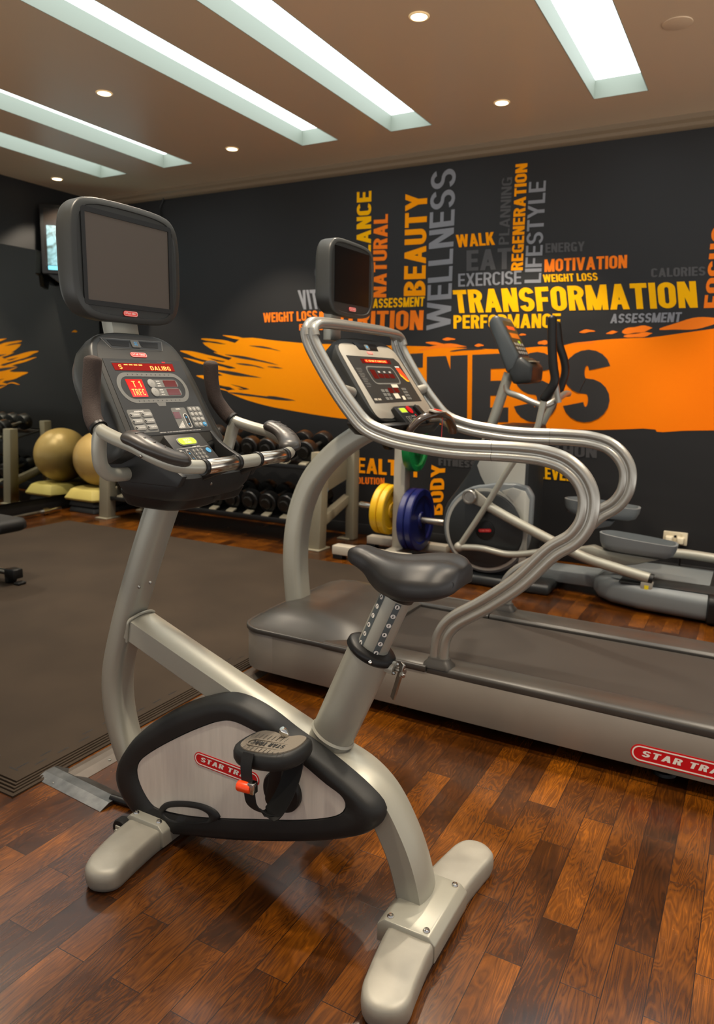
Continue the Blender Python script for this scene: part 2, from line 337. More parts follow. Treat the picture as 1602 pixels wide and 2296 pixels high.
# ------------------------------------------------------------------ lettering: bold condensed capitals from strokes
def arc(cx,cy,rx,ry,a0,a1,t,n=9):
    P=[]
    for k in range(n):
        q=[]
        for a in (a0+(a1-a0)*k/n,a0+(a1-a0)*(k+1)/n):
            a=math.radians(a); q.append(((cx+rx*math.cos(a),cy+ry*math.sin(a)),(cx+(rx-t)*math.cos(a),cy+(ry-t*.92)*math.sin(a))))
        P.append([q[0][0],q[1][0],q[1][1],q[0][1]])
    return P
def rc(x0,x1,y0,y1): return [(x0,y0),(x1,y0),(x1,y1),(x0,y1)]
def dg(x0,y0,x1,y1,t): return [(x0,y0),(x0+t,y0),(x1+t,y1),(x1,y1)]
def glyph(c,t):
    h=1.0; w=.52; H=t*.92
    if c=='I': return t,[rc(0,t,0,1)]
    if c==' ': return .2,[]
    if c=='A': w=.6; return w,[dg(0,0,w/2-t/2,1,t),dg(w-t,0,w/2-t/2,1,t),rc(.2*w,.8*w,.2,.2+H)]
    if c=='B':
        r=.27; return w,[rc(0,t,0,1),rc(0,w-r,0,H),rc(0,w-r,1-H,1),rc(0,w-r,.5-H/2+.02,.5+H/2+.02)]+arc(w-r,.26,r,.26,-90,90,t)+arc(w-r-.02,.76,r,.24,-90,90,t)
    r=w/2
    if c in 'CGOQ0':
        P=arc(r,1-r,r,r,0 if c in 'OQ0' else 12,180,t)+arc(r,r,r,r,180,360 if c in 'OQ0' else 348,t)+[rc(0,t,r,1-r)]
        if c in 'OQ0': P.append(rc(w-t,w,r,1-r))
        if c=='G': P+=[rc(w-t,w,0,.5),rc(w*.52,w,.5-H,.5)]
        if c=='Q': P.append(dg(w*.85,-.08,w*.5,.24,t))
        return w,P
    if c=='D': r=.3; return w,[rc(0,t,0,1),rc(0,w-r,0,H),rc(0,w-r,1-H,1),rc(w-t,w,r,1-r)]+arc(w-r,1-r,r,r,0,90,t)+arc(w-r,r,r,r,-90,0,t)
    if c=='E': w=.46; return w,[rc(0,t,0,1),rc(0,w,0,H),rc(0,w,1-H,1),rc(0,w*.93,.5-H/2,.5+H/2)]
    if c=='F': w=.45; return w,[rc(0,t,0,1),rc(0,w,1-H,1),rc(0,w*.9,.48-H/2,.48+H/2)]
    if c=='H': return w,[rc(0,t,0,1),rc(w-t,w,0,1),rc(0,w,.5-H/2,.5+H/2)]
    if c=='J': return .4,[rc(.4-t,.4,.2,1)]+arc(.2,.2,.2,.2,180,360,t)
    if c=='K': w=.56; return w,[rc(0,t,0,1),dg(t*.3,.36,w-t*1.1,1,t*1.1),dg(w-t*1.15,0,t*.9,.58,t*1.15)]
    if c=='L': w=.44; return w,[rc(0,t,0,1),rc(0,w,0,H)]
    if c=='M': w=.68; return w,[rc(0,t*.92,0,1),rc(w-t*.92,w,0,1),dg(w/2-t/2,0,0,1,t),dg(w/2-t/2,0,w-t,1,t)]
    if c=='N': w=.54; return w,[rc(0,t*.95,0,1),rc(w-t*.95,w,0,1),dg(w-t*1.1,0,0,1,t*1.1)]
    if c in 'PR':
        r=.28; P=[rc(0,t,0,1),rc(0,w-r,1-H,1),rc(0,w-r,.44,.44+H)]+arc(w-r,.72,r,.28,-90,90,t)
        if c=='R': P.append(dg(w-t*1.05,0,w*.42,.5,t*1.05))
        return w,P
    if c=='S':
        ry=(1+H)/4; return w,arc(r,1-ry,r,ry,14,270,t,14)+arc(r,ry,r,ry,90,-166,t,14)
    if c=='T': w=.5; return w,[rc(0,w,1-H,1),rc(w/2-t/2,w/2+t/2,0,1)]
    if c=='U': return w,[rc(0,t,r,1),rc(w-t,w,r,1)]+arc(r,r,r,r,180,360,t)
    if c=='V': w=.58; return w,[dg(w/2-t/2,0,0,1,t),dg(w/2-t/2,0,w-t,1,t)]
    if c=='W': w=.84; q=t*.95; return w,[dg(w*.27-q/2,0,0,1,q),dg(w*.27-q/2,0,w/2-q/2,1,q),dg(w*.73-q/2,0,w/2-q/2,1,q),dg(w*.73-q/2,0,w-q,1,q)]
    if c=='X': w=.58; return w,[dg(0,0,w-t*1.1,1,t*1.1),dg(w-t*1.1,0,0,1,t*1.1)]
    if c=='Y': w=.58; return w,[rc(w/2-t/2,w/2+t/2,0,.45),dg(w/2-t/2,.4,0,1,t),dg(w/2-t/2,.4,w-t,1,t)]
    if c=='Z': return w,[rc(0,w,0,H),rc(0,w,1-H,1),dg(0,H*.6,w-t*1.2,1-H*.6,t*1.2)]
    if c=='1': return .3,[rc(.3-t,.3,0,1),dg(0,.7,.3-t,1-.0,t*.9)]
    if c=='2': return w,arc(r,1-r,r,r,-30,180,t)+[rc(0,w,0,H),dg(0,H*.7,w-t*1.3,.62,t*1.2)]
    if c in '38':
        P=arc(r,.75,r*.95,.25,-90,150 if c=='3' else 270,t)+arc(r,.27,r,.27,-150 if c=='3' else -270,90,t); return w,P
    if c=='4': return w,[rc(w*.6,w*.6+t,0,1),rc(0,w,.22,.22+H),dg(0,.25,w*.6,1,t)]
    if c=='5': return w,[rc(t*.2,w*.95,1-H,1),rc(t*.2,t*1.2,.5,1)]+arc(r,.3,r,.3,-150,130,t)
    if c in '69':
        P=arc(r,.3,r,.3,0,360,t,14)+[rc(0,t,.3,.75)]+arc(r,1-r,r,r,30,180,t)
        if c=='9': P=[[(w-x,1-y) for x,y in q] for q in P]
        return w,P
    if c=='7': return w,[rc(0,w,1-H,1),dg(w*.2,0,w-t,1,t)]
    if c=='-': return .3,[rc(0,.3,.46,.46+H)]
    if c=='+': return .4,[rc(0,.4,.46,.46+H),rc(.2-t/2,.2+t/2,.3,.7)]
    if c=='.': return t,[rc(0,t,0,t)]
    return w,[rc(0,w,0,1)]
def word(s,t=.17,gap=.07):
    x=0; P=[]
    for c in s:
        w_,g=glyph(c,t); P+= [[(a+x,b) for a,b in q] for q in g]; x+=w_+gap
    return x-gap,P
def lettering(s,pl,bl,br,tl,h=.0005,t=.17,gap=.07,slant=0):
    W,P=word(s,t,gap); V=[];F=[]
    st=max(4e-6,math.dist(bl,tl)*5e-4)
    for j,q in enumerate(P):
        k=len(V); hj=h+st*(j%16)
        for a,b in q:
            a=a/W; a2=a
            u=bl[0]+(br[0]-bl[0])*a2+(tl[0]-bl[0])*b; v=bl[1]+(br[1]-bl[1])*a2+(tl[1]-bl[1])*b
            if slant: u+=slant*b
            V.append(pl(u,v,hj))
        F.append(tuple(range(k,len(V))))
    return V,F
def print_line(s,pl,cx,cy,width,height,ang=0,**k):
    c,s_=math.cos(ang),math.sin(ang)
    def R(a,b): return (cx+a*c-b*s_,cy+a*s_+b*c)
    return lettering(s,pl,R(-width/2,-height/2),R(width/2,-height/2),R(-width/2,height/2),**k)
def pill(L_,H_,cx,cy,ang,n=8):
    c,s=math.cos(ang),math.sin(ang); return [(cx+a*c-b*s,cy+a*s+b*c) for a,b in rrect(L_,H_,H_/2,n)]
def badge(pl,cx,cy,L_,H_,ang,parent,h=0,lit=False):
    rd=M_BADGELIT if lit else M_RED
    b_=obj('badge',plate(pl,pill(L_,H_,cx,cy,ang),h,h+.0012),rd,parent,smooth=30)
    r1=ring(pl,pill(L_-.16*H_,H_*.84,cx,cy,ang),pill(L_-.30*H_,H_*.70,cx,cy,ang),h+.0013,h+.0017)
    c,s=math.cos(ang),math.sin(ang); tx=lambda a,b:(cx+a*c-b*s,cy+a*s+b*c)
    wl=L_*.80; hl=H_*.36
    t1=lettering('STAR TRAC',pl,tx(-wl/2,-hl*.42),tx(wl/2-.02*L_,-hl*.42),tx(-wl/2+.02*L_,hl*.58),h=h+.0016,t=.2,gap=.12)
    ar=[]
    for k in range(3):
        x0=L_*(.17+.055*k); q=[tx(x0,-H_*.44),tx(x0+.04*L_,-H_*.385),tx(x0,-H_*.33)]
        ar.append(sheet(pl,q,h+.0019))
    flat('badge_lettering',merge(r1,t1,*ar),M_WHITE,b_,label='white lettering and outline on the red badge')
    return b_
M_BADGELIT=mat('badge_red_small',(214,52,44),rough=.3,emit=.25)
# ================================================================== the room
X0,X1,Y0,Y1,ZC=-5.84,2.7,-1.6,5.28,2.93
SLOTX=[-4.98,-4.27,-2.94,-2.23,-.90,-.19,1.14]; SLOTW=.30; SY0,SY1=.5,4.73
floor=obj('floor',box(X0-.1,X1+.1,Y0,Y1+.1,-.06,0),M_WOOD,kind='structure')
cv,cf=[],[]
xs=[X0]+[q for s in SLOTX for q in(s-SLOTW/2,s+SLOTW/2)]+[X1]
parts=[box(X0-.1,X1+.1,Y0,SY0,ZC,ZC+.2),box(X0-.1,X1+.1,SY1,Y1+.1,ZC,ZC+.2)]
for i in range(0,len(xs),2): parts.append(box(xs[i]-(.1 if i==0 else 0),xs[i+1]+(.1 if i==len(xs)-2 else 0),SY0,SY1,ZC,ZC+.2))
ceiling=obj('ceiling',merge(*parts),M_CEIL,kind='structure')
wall_back=obj('wall_back',box(X0-.1,X1+.1,Y1,Y1+.1,0,ZC),M_WALL,kind='structure')
wall_left=obj('wall_left',box(X0-.1,X0,Y0,Y1,0,ZC),M_WALLDK,kind='structure')
obj('trim_1',prism([(Y1,2.93),(Y1-.055,2.93),(Y1-.055,2.90),(Y1-.035,2.885),(Y1-.035,2.865),(Y1-.014,2.85),(Y1,2.85)],'x',X0,X1),M_TRIM,kind='structure')
obj('baseboard_back',box(X0,X1,Y1-.014,Y1,0,.09),M_WALLDK,kind='structure',bevel=.004)
obj('baseboard_left',box(X0,X0+.014,Y0,Y1,0,.12),M_WALLDK,kind='structure',bevel=.004)
# ---- printed mural on the back wall
WB=Pl((0,Y1,0),(1,0,0),(0,0,1)); WB.n=Vector((0,-1,0))
def paint(name,polys,m,h): 
    V=[];F=[]
    for j,P in enumerate(polys):
        k=len(V); V+=[WB(a,b,h+2e-5*((j//8)%24)) for a,b in P]; F.append(tuple(range(k,len(V))))
    return flat(name,(V,F),m,wall_back)
band=spl2([(-4.7382,1.4964),(-4.5259,1.4605),(-4.2941,1.4099),(-4.1821,1.4573),(-4.3536,1.4963),(-4.5225,1.5837),(-4.1903,1.5661),(-4.0657,1.6191),(-3.708,1.5934),(-3.3902,1.5691),(-2.9201,1.5557),(-2.2937,1.5392),(-1.9326,1.5248),(-1.6926,1.5177),(-1.5022,1.5298),(-1.2443,1.5503),(-0.9963,1.5786),(-0.8036,1.5887),(-0.7027,1.5906),(-0.5035,1.617),(-0.3174,1.6423),(-0.1729,1.6646),(-0.0278,1.6834),(0.0426,1.0145),(-0.2553,0.9996),(-0.4461,0.9871),(-0.5995,0.9734),(-0.6119,0.9877),(-0.9496,0.9679),(-1.4274,0.9538),(-1.9545,0.9517),(-2.5022,0.9472),(-3.0565,0.9591),(-3.3282,0.9815),(-3.6159,1.0124),(-3.8049,1.0366),(-4.0978,1.0978),(-4.2532,1.1572),(-3.9978,1.1751),(-4.1964,1.2139),(-4.4113,1.2337),(-4.6103,1.2868),(-4.2965,1.2914),(-4.4503,1.3451),(-4.1438,1.3562),(-4.3968,1.4093),(-4.6055,1.4482)],3)
paint('mural_band',[band],M_BAND,.002)
def stroke(p,wd):
    P=spl(p,5); n=len(P); up=[];dn=[]
    for i,q in enumerate(P):
        t=i/(n-1); r=wd*(math.sin(PI*min(1,t*1.15+.02))**.6)*(1+.25*math.sin(9*t+wd*900))/2
        up.append((q.x,q.y+r)); dn.append((q.x,q.y-r))
    return [[up[i],up[i+1],dn[i+1],dn[i]] for i in range(n-1)]
so=[]
for pts,wd in (([(-4.7921,1.5086),(-4.4475,1.4567),(-4.0934,1.3994)],.035),([(-4.5374,1.6155),(-4.2905,1.59),(-3.9936,1.5345)],.03),([(-4.2894,1.6445),(-4.0658,1.6114),(-3.8017,1.5715)],.02),([(-4.5943,1.287),(-4.298,1.2198),(-3.9979,1.1633)],.04),([(-4.7561,1.4478),(-4.4493,1.3851),(-4.0944,1.3333)],.02),
 ([(-4.5273,1.4085),(-4.2953,1.3547),(-3.9965,1.2841)],.03),([(-4.2573,1.2127),(-3.9983,1.1281),(-3.7096,1.0783)],.03),([(-5.4018,1.7028),(-5.3487,1.7062),(-5.3085,1.6932)],.02),
 ([(-4.3948,1.4963),(-4.1922,1.4573),(-3.995,1.4116)],.02),([(-4.4551,1.1523),(-4.3247,1.1714),(-4.1976,1.1426)],.014),
 ([(-2.3675,1.5125),(-2.1471,1.5452),(-1.9331,1.5345)],.03),([(-2.3134,1.5694),(-2.2023,1.5587),(-2.111,1.545)],.02),([(-2.1745,1.5916),(-2.1131,1.5943),(-2.0557,1.5906)],.02),([(-1.9161,1.5442),(-1.8711,1.5472),(-1.8365,1.5438)],.02),([(-1.5824,1.6178),(-1.55,1.6206),(-1.527,1.6172)],.014),([(-1.443,1.5606),(-1.4017,1.5634),(-1.3511,1.5631)],.03),
 ([(-1.1583,1.6311),(-1.0987,1.6393),(-1.036,1.6354)],.02),([(-1.2138,1.5531),(-1.093,1.5614),(-1.0333,1.5611)],.016),([(-0.9789,1.6199),(-0.9358,1.6282),(-0.8927,1.6306)],.018),([(-0.8754,1.6304),(-0.7799,1.6436),(-0.6613,1.6561)],.05),([(-0.8616,1.601),(-0.7489,1.6085),(-0.6666,1.6219)],.03),([(-0.6411,1.6444),(-0.4817,1.6701),(-0.3219,1.6893),(-0.1277,1.707)],.06),([(-0.4963,1.6844),(-0.4315,1.697),(-0.3847,1.6989)],.02)):
    so.append(stroke(pts,wd))
paint('mural_streaks',[q for S in so[:10] for q in S],M_BAND,.0024)
paint('mural_streaks',[q for S in so[10:] for q in S],M_ORGW,.0024)
sd=[]
for pts,wd in (([(-4.2674,1.4767),(-3.9462,1.4349),(-3.6157,1.3764)],.02),([(-4.4503,1.3451),(-4.0949,1.3021),(-3.8035,1.2717)],.026),([(-4.223,1.142),(-3.8525,1.1127),(-3.4686,1.082)],.022),([(-4.1431,1.3991),(-3.9467,1.3812),(-3.803,1.3519)],.014),([(-3.9934,1.5536),(-3.802,1.5339),(-3.6157,1.4961)],.012),([(-3.8044,1.1217),(-3.6159,1.1041),(-3.4777,1.0855)],.014),([(-3.8029,1.3748),(-3.7087,1.368),(-3.6157,1.3576)],.01),([(-1.4161,1.5388),(-1.306,1.5445),(-1.1836,1.559)],.018),([(-2.1091,1.5022),(-1.9673,1.5184),(-1.7941,1.518)],.016)):
    sd+=stroke(pts,wd)
paint('mural_scratches',sd,M_BLKW,.0030)
for s_,(bl,br,tl),m_,t_ in (
  ('BALANCE',[(-2.8011,2.0354),(-2.8094,2.7141),(-2.9297,2.0377)],M_YELW,0.19),
  ('NATURAL',[(-2.6602,1.9153),(-2.6621,2.5323),(-2.7824,1.9195)],M_ORGW,0.19),
  ('BEAUTY',[(-2.3284,1.9169),(-2.3383,2.6583),(-2.5082,1.92)],M_AMBW,0.19),
  ('WELLNESS',[(-2.1127,1.6663),(-2.1176,2.8039),(-2.3094,1.6593)],M_GREYW,0.15),
  ('WALK',[(-2.0856,2.2503),(-1.7962,2.2498),(-2.1001,2.3388)],M_AMBW,0.19),
  ('EAT',[(-2.0046,2.0793),(-1.6681,2.0775),(-2.0115,2.2237)],M_DKW,0.19),
  ('PLANNING',[(-1.6941,2.246),(-1.6941,2.6951),(-1.7696,2.248)],M_DKW,0.15),
  ('REGENERATION',[(-1.5831,2.064),(-1.5913,2.7737),(-1.6674,2.0653)],M_AMBW,0.19),
  ('LIFESTYLE',[(-1.447,1.973),(-1.4548,2.6466),(-1.5649,1.9751)],M_GREYW,0.15),
  ('ENERGY',[(-1.4286,2.1721),(-1.1612,2.1671),(-1.4326,2.2344)],M_DKW,0.19),
  ('EXERCISE',[(-2.0641,1.9713),(-1.5871,1.97),(-2.0684,2.0636)],M_GREYW,0.15),
  ('MOTIVATION',[(-1.4265,2.044),(-0.8773,2.042),(-1.4319,2.1278)],M_ORGW,0.19),
  ('WEIGHT LOSS',[(-1.4283,1.9752),(-1.0583,1.9706),(-1.4379,2.0266)],M_YELW,0.19),
  ('TRANSFORMATION',[(-2.0786,1.7825),(-0.4231,1.7745),(-2.1072,1.9475)],M_YELW,0.2),
  ('PERFORMANCE',[(-2.0877,1.6692),(-1.2892,1.6631),(-2.0921,1.7667)],M_YELW,0.19),
  ('ASSESSMENT',[(-0.9579,1.6873),(-0.5179,1.6876),(-0.954,1.7487)],M_GREYW,0.19),
  ('CALORIES',[(-0.7217,1.9751),(-0.3977,1.9707),(-0.7265,2.0313)],M_DKW,0.19),
  ('FOCUS',[(-0.2839,1.7706),(-0.2827,2.2648),(-0.389,1.7708)],M_ORGW,0.19),
  ('ASSESSMENT',[(-2.7764,1.8375),(-2.3347,1.8383),(-2.7742,1.909)],M_YELW,0.19),
  ('NUTRITION',[(-3.277,1.6765),(-2.3393,1.663),(-3.274,1.823)],M_ORGW,0.19),
  ('WEIGHT LOSS',[(-3.8383,1.7481),(-3.2907,1.7556),(-3.8425,1.8265)],M_ORGW,0.19),
  ('FRUIT',[(-3.4708,1.6756),(-3.251,1.6761),(-3.471,1.7266)],M_ORGW,0.19),
  ('VITALITY',[(-3.4537,1.8457),(-2.9258,1.8417),(-3.4898,2.0013)],M_GREYW,0.19),
  ('C',[(-3.324,2.0971),(-3.2553,2.0974),(-3.3246,2.1742)],M_DKW,0.19),
  ('FIT',[(-2.9836,0.9329),(-2.3209,0.9624),(-2.9929,1.4603)],M_BLKW,0.225),
  ('NESS',[(-2.2792,0.9642),(-0.915,1.0219),(-2.2982,1.4621)],M_BLKW,0.235),
  ('HEALTHY',[(-2.9934,0.5157),(-2.3124,0.5222),(-2.9956,0.6432)],M_AMBW,0.19),
  ('SOLUTION',[(-2.9316,0.4228),(-2.6353,0.4371),(-2.9327,0.4792)],M_ORGW,0.19),
  ('BODY',[(-2.118,0.2436),(-2.1088,0.6474),(-2.2357,0.2274)],M_AMBW,0.19),
  ('FITNESS',[(-2.168,0.6326),(-1.8603,0.6311),(-2.1703,0.6884)],M_DKW,0.235),
  ('MARATHON',[(-1.6503,0.7607),(-0.9768,0.7701),(-1.6551,0.8469)],M_DKW,0.19),
  ('LEVEL',[(-1.3751,0.5921),(-1.1339,0.5926),(-1.3807,0.6803)],M_YELW,0.19),
):
    flat('mural_word',lettering(s_,WB,bl,br,tl,h=.0036,t=t_,gap=.06),m_,wall_back)

# ---- recessed slot lights, downlights, ceiling cap
SLOT_LABELS=['long recessed ceiling light nearest the corner television','long recessed ceiling light, second from the mirror wall','long recessed ceiling light running above the bike monitor, left of the widest one',
 'long recessed ceiling light entering at the top edge, between two downlights','short looking recessed ceiling light at the upper right of the view','unseen recessed ceiling light past the right edge of the view, next to the round cap','unseen recessed ceiling light farthest to the right, beyond the view']  # last two are unseen, added past the frame for lighting
for sx,lb in zip(SLOTX,SLOT_LABELS):
    t=thing('ceiling_light',lb,'ceiling light',(sx,(SY0+SY1)/2,ZC),'recessed strip lights in the ceiling')
    a,b_=sx-SLOTW/2,sx+SLOTW/2; e=.002
    obj('housing',merge(box(a-.002,a+e,SY0,SY1,ZC-.001,ZC+.11),box(b_-e,b_+.002,SY0,SY1,ZC-.001,ZC+.11),box(a,b_,SY1-e,SY1+.002,ZC-.001,ZC+.11),box(a,b_,SY0-.002,SY0+e,ZC-.001,ZC+.11)),M_SLOT,t)
    obj('light_panel',box(a,b_,SY0,SY1,ZC+.1,ZC+.108),M_GLOW,t)
DL=[(-1.56,3.36,'round warm downlight between the two slot lights at the top of the view'),(-3.61,3.38,'round warm downlight at the left, above the bike monitor'),(-1.55,4.55,'round warm downlight above the word cloud, near the right slot light'),(-3.60,4.57,'round warm downlight near the wall, right of the bike monitor'),(-5.51,4.59,'round warm downlight in the corner above the television'),
 (-5.5,3.37,'round warm downlight near the mirror, hidden left of the view'),(.48,4.55,'unseen round warm downlight near the wall beyond the right edge'),(.48,3.36,'unseen round warm downlight beyond the right edge'),(-1.56,2.16,'round warm downlight above the treadmill, out of view'),(-3.6,2.16,'round warm downlight above the rubber mat, out of view'),(-1.56,.96,'round warm downlight above the bike front, out of view'),(.48,.96,'unseen round warm downlight behind the camera'),(.48,2.16,'round warm downlight above the treadmill tail, out of view')]  # unseen lamps, carrying the same spacing past the frame for lighting
for x,y,lb in DL:
    t=thing('downlight',lb,'downlight',(x,y,ZC),'warm downlights in the ceiling')
    obj('trim_ring',lathe([(.037,-.001),(.038,-.005),(.046,-.004),(.049,0),(.037,0)],(x,y,ZC),n=28,cap=False),M_DLRING,t)
    obj('lamp',lathe([(.001,-.0035),(.037,-.0035),(.037,-.0005),(.001,-.0005)],(x,y,ZC),n=24,cap=False),M_BULB,t)
    ld=bpy.data.lights.new('lamp_beam','SPOT'); lo=bpy.data.objects.new('lamp_beam',ld); COL.objects.link(lo); lo.parent=t; lo.location=(0,0,-.012)
    ld.energy=SPOT_POWER; ld.color=(1,.85,.66); ld.spot_size=math.radians(92); ld.spot_blend=.4; ld.shadow_soft_size=.035
c=obj('round_cover_plate',lathe([(.001,-.004),(.062,-.004),(.066,-.003),(.068,0),(.001,0)],(-.523,3.953,ZC),n=36,cap=False),M_CEIL,loc=(-.523,3.953,ZC)); tag(c,'flat round cover cap on the ceiling at the upper right corner','ceiling cap')
# ---- mirror on the left wall, television in the corner
mr_=thing('wall_mirror','large frameless mirror on the left wall reflecting the mural and gym ball','mirror',(X0+.03,2.9,.14))
obj('glass',box(X0+.045,X0+.06,.2,5.22,.14,2.355),M_MIRROR,mr_,label='silvered mirror glass')
obj('backing',box(X0+.014,X0+.045,.2,5.22,.13,2.36),M_BLACK,mr_)
A=Vector((-5.73,4.56,2.16)); B=Vector((-5.08,5.25,2.16)); u=(B-A); wd=u.length; u.normalize(); n_=Vector((u.y,-u.x,0)); 
v=(Vector((0,0,1))-n_*.10).normalized(); TVP=Pl(A,u,v)
tv=thing('television','black flat television hung in the corner, showing a leafy picture','television',tuple(TVP(wd/2,.3,-.05)))
obj('casing',plate(TVP,rrect(wd,.60,.012,3,wd/2,.30),-.05,0),M_BLACK,tv,bevel=.004)
obj('screen',plate(TVP,rrect(wd-.06,.50,.004,2,wd/2,.315),-.004,.0015),M_SCREEN2,tv)
sc_=obj('picture',plate(TVP,rrect(wd-.10,.345,.004,2,wd/2,.245),.001,.0022),M_TVPIC,tv,label='bright blue green leafy picture')
obj('ticker',plate(TVP,rrect(wd-.10,.035,.004,2,wd/2,.05),.001,.0026),mat('ticker_blue',(90,170,200),rough=.3,emit=.8),tv)
obj('wall_arm',merge(tube([TVP(wd*.5,.30,-.05),tuple(Vector(TVP(wd*.5,.30,-.05))+Vector((-.1,.1,0))),(-5.70,5.26,2.44)],.022,10),plate(TVP,rrect(.3,.3,.02,3,wd/2,.3),-.075,-.049)),M_BLACK,tv)
obj('speaker_bar',plate(TVP,[(.04,0),(.45,0),(.40,-.09),(.16,-.09)],-.06,-.02),M_BLACK,tv,bevel=.004)
cb=obj('cable',tube(spl([(-4.95,5.262,2.93),(-4.93,5.26,2.85),(-4.97,5.258,2.78),(-4.94,5.24,2.66)],6),.006,8),M_BLACK,loc=(-4.95,5.26,2.93)); tag(cb,'thin cable dropping from the cornice behind the bike monitor','cable')
# ================================================================== exercise bike
YM=1.462
bike=thing('exercise_bike','silver upright exercise bike with red lit console, saddle and monitor, nearest machine','exercise bike',(-1.0,YM,0))
def sec_rr(w,d,r): return rrect(w,d,r,4)
# front column: swept tube, bowing forward then back under the flywheel cover
colp=spl([(-1.375,YM,1.0),(-1.400,YM,.955),(-1.497,YM,.735),(-1.565,YM,.56),(-1.605,YM,.42),(-1.607,YM,.32),(-1.585,YM,.22),(-1.535,YM,.12),(-1.46,YM,.055)],8)
colm=sweep(colp,sec_rr(.088,.074,.028),up=(0,1,0))
col=obj('front_column',colm,M_FRAME,bike,smooth=50)
for q in [(-1.4587,1.418,0.7176),(-1.4161,1.418,0.7369)]: obj('bolt',lathe([(.005,0),(.005,.003),(.002,.0035)],q,(0,-1,0),10),M_STEEL,col)
# main tube: straight run, then arching down to the rear foot
mt=spl([(-1.515,YM,.586),(-1.482,YM,.574),(-1.312,YM,.513),(-1.122,YM,.446),(-.982,YM,.397),(-.914,YM,.374),(-.833,YM,.356),(-.769,YM,.333),(-.7155,YM,.292),(-.661,YM,.207),(-.634,YM,.144),(-.617,YM,.083),(-.609,YM,.025)],8)
scl=None
crown=[(.047-.094*k/12,.029+.009*(1-((.047-.094*k/12)/.047)**2)) for k in range(13)]
sect=[(.047,.024)]+crown+[(-.047,.024)]+[(-.047,-.030),(-.040,-.037),(.040,-.037),(.047,-.030)]
obj('main_tube',sweep(mt,sect,up=(0,1,0),scale=scl),M_FRAME,bike,smooth=28)
obj('weld',sweep(spl([(-1.512,1.414,.548),(-1.506,1.412,.585),(-1.500,1.413,.612),(-1.494,1.432,.622),(-1.492,1.462,.626),(-1.494,1.492,.622),(-1.500,1.511,.612)],6),circ(.0042,8)),M_FRAME,bike)
# feet: rounded bars across, clamped by a bracket with two bolts each side
FC=1.436
def foot(xc,name,outline,lab):
    P=[(x,y) for x,y in outline]; far=[(x,2*FC-y) for x,y in reversed(P)]
    full=P+far; cx=sum(p[0] for p in full)/len(full)
    def rg(s,z): return [(cx+(x-cx)*s,FC+(y-FC)*(1-(1-s)*.32),z) for x,y in full]
    g=loft([rg(.86,0.0),rg(.93,.004),rg(.98,.016),rg(1,.034),rg(.98,.050),rg(.92,.058),rg(.80,.062)])
    f=obj(name,g,M_FOOT,bike,smooth=55); 
    return f
rf=foot(-.575,'rear_foot',spl2([(-.516,1.37),(-.514,1.30),(-.505,1.22),(-.500,1.165),(-.515,1.140),(-.547,1.124),(-.583,1.130),(-.604,1.158),(-.618,1.22),(-.630,1.30),(-.636,1.37)],4,False),'')
ff=foot(-1.38,'front_foot',spl2([(-1.330,1.37),(-1.328,1.30),(-1.315,1.20),(-1.310,1.16),(-1.322,1.138),(-1.355,1.122),(-1.388,1.126),(-1.412,1.152),(-1.432,1.21),(-1.448,1.29),(-1.454,1.37)],4,False),'')
def bracket(x0,x1,f,zt):
    g=prism([(x0-.006,.012),(x0-.006,zt-.018),(x0+.012,zt),(x1-.012,zt),(x1+.006,zt-.018),(x1+.006,.012)],'y',1.333,2*FC-1.333)
    b_=obj('foot_bracket',g,M_FRAME,bike,bevel=.004)
    for y in (1.349,2*FC-1.349):
        for x in (x0+.022,x1-.022): obj('bolt',bolt((x,y,zt-.0005),(0,0,1),.0085,.006),M_CHROME,b_)
bracket(-.652,-.518,rf,.075); bracket(-1.455,-1.326,ff,.075)
obj('transport_wheel',merge(lathe([(.012,-.014),(.026,-.014),(.029,-.010),(.029,.010),(.026,.014),(.012,.014)],(-1.462,1.325,.034),(0,1,0),20)),M_RUBBER,bike,smooth=30)
obj('wheel_bracket',merge(box(-1.47,-1.425,1.303,1.307,.02,.05),lathe([(.008,0),(.008,.006),(.003,.007)],(-1.462,1.304,.034),(0,-1,0),12)),M_FRAME,bike,bevel=.001)
obj('transport_wheel',lathe([(.012,-.014),(.026,-.014),(.029,-.010),(.029,.010),(.026,.014),(.012,.014)],(-1.462,1.60,.034),(0,1,0),20),M_RUBBER,bike,smooth=30)
# flywheel cover: thick black rim with a brushed side panel, same on both sides
SP=Pl((0,1.362,0),(1,0,0),(0,0,1)); SP.n=Vector((0,-1,0))
outer=[(-1.5498,0.1468),(-1.5327,0.1916),(-1.4844,0.2625),(-1.4404,0.3072),(-1.386,0.351),(-1.294,0.4148),(-1.2196,0.4533),(-1.1455,0.4821),(-1.0861,0.4876),(-1.0093,0.4711),(-0.9298,0.4364),(-0.8814,0.4185),(-0.8037,0.3852),(-0.7237,0.3429),(-0.685,0.3125),(-0.6786,0.2915),(-0.6861,0.2658),(-0.7211,0.2304),(-0.8224,0.1798),(-0.9291,0.1388),(-1.1109,0.0793),(-1.284,0.0342),(-1.3765,0.0123),(-1.4331,0.0231),(-1.4818,0.0386),(-1.5231,0.0729),(-1.5465,0.109)]
inner=[(-1.4428,0.1952),(-1.431,0.2247),(-1.3886,0.2638),(-1.2881,0.335),(-1.2013,0.3887),(-1.1396,0.4209),(-1.0989,0.4313),(-1.0413,0.4244),(-0.9664,0.4062),(-0.8838,0.3728),(-0.824,0.3438),(-0.7781,0.3255),(-0.7656,0.3063),(-0.7726,0.2843),(-0.8031,0.2613),(-0.9067,0.2184),(-1.0185,0.1836),(-1.1455,0.1438),(-1.2592,0.114),(-1.3591,0.1003),(-1.3875,0.1035),(-1.4137,0.1255),(-1.436,0.1601)]
O=spl2(outer,4); I=spl2(inner,4)
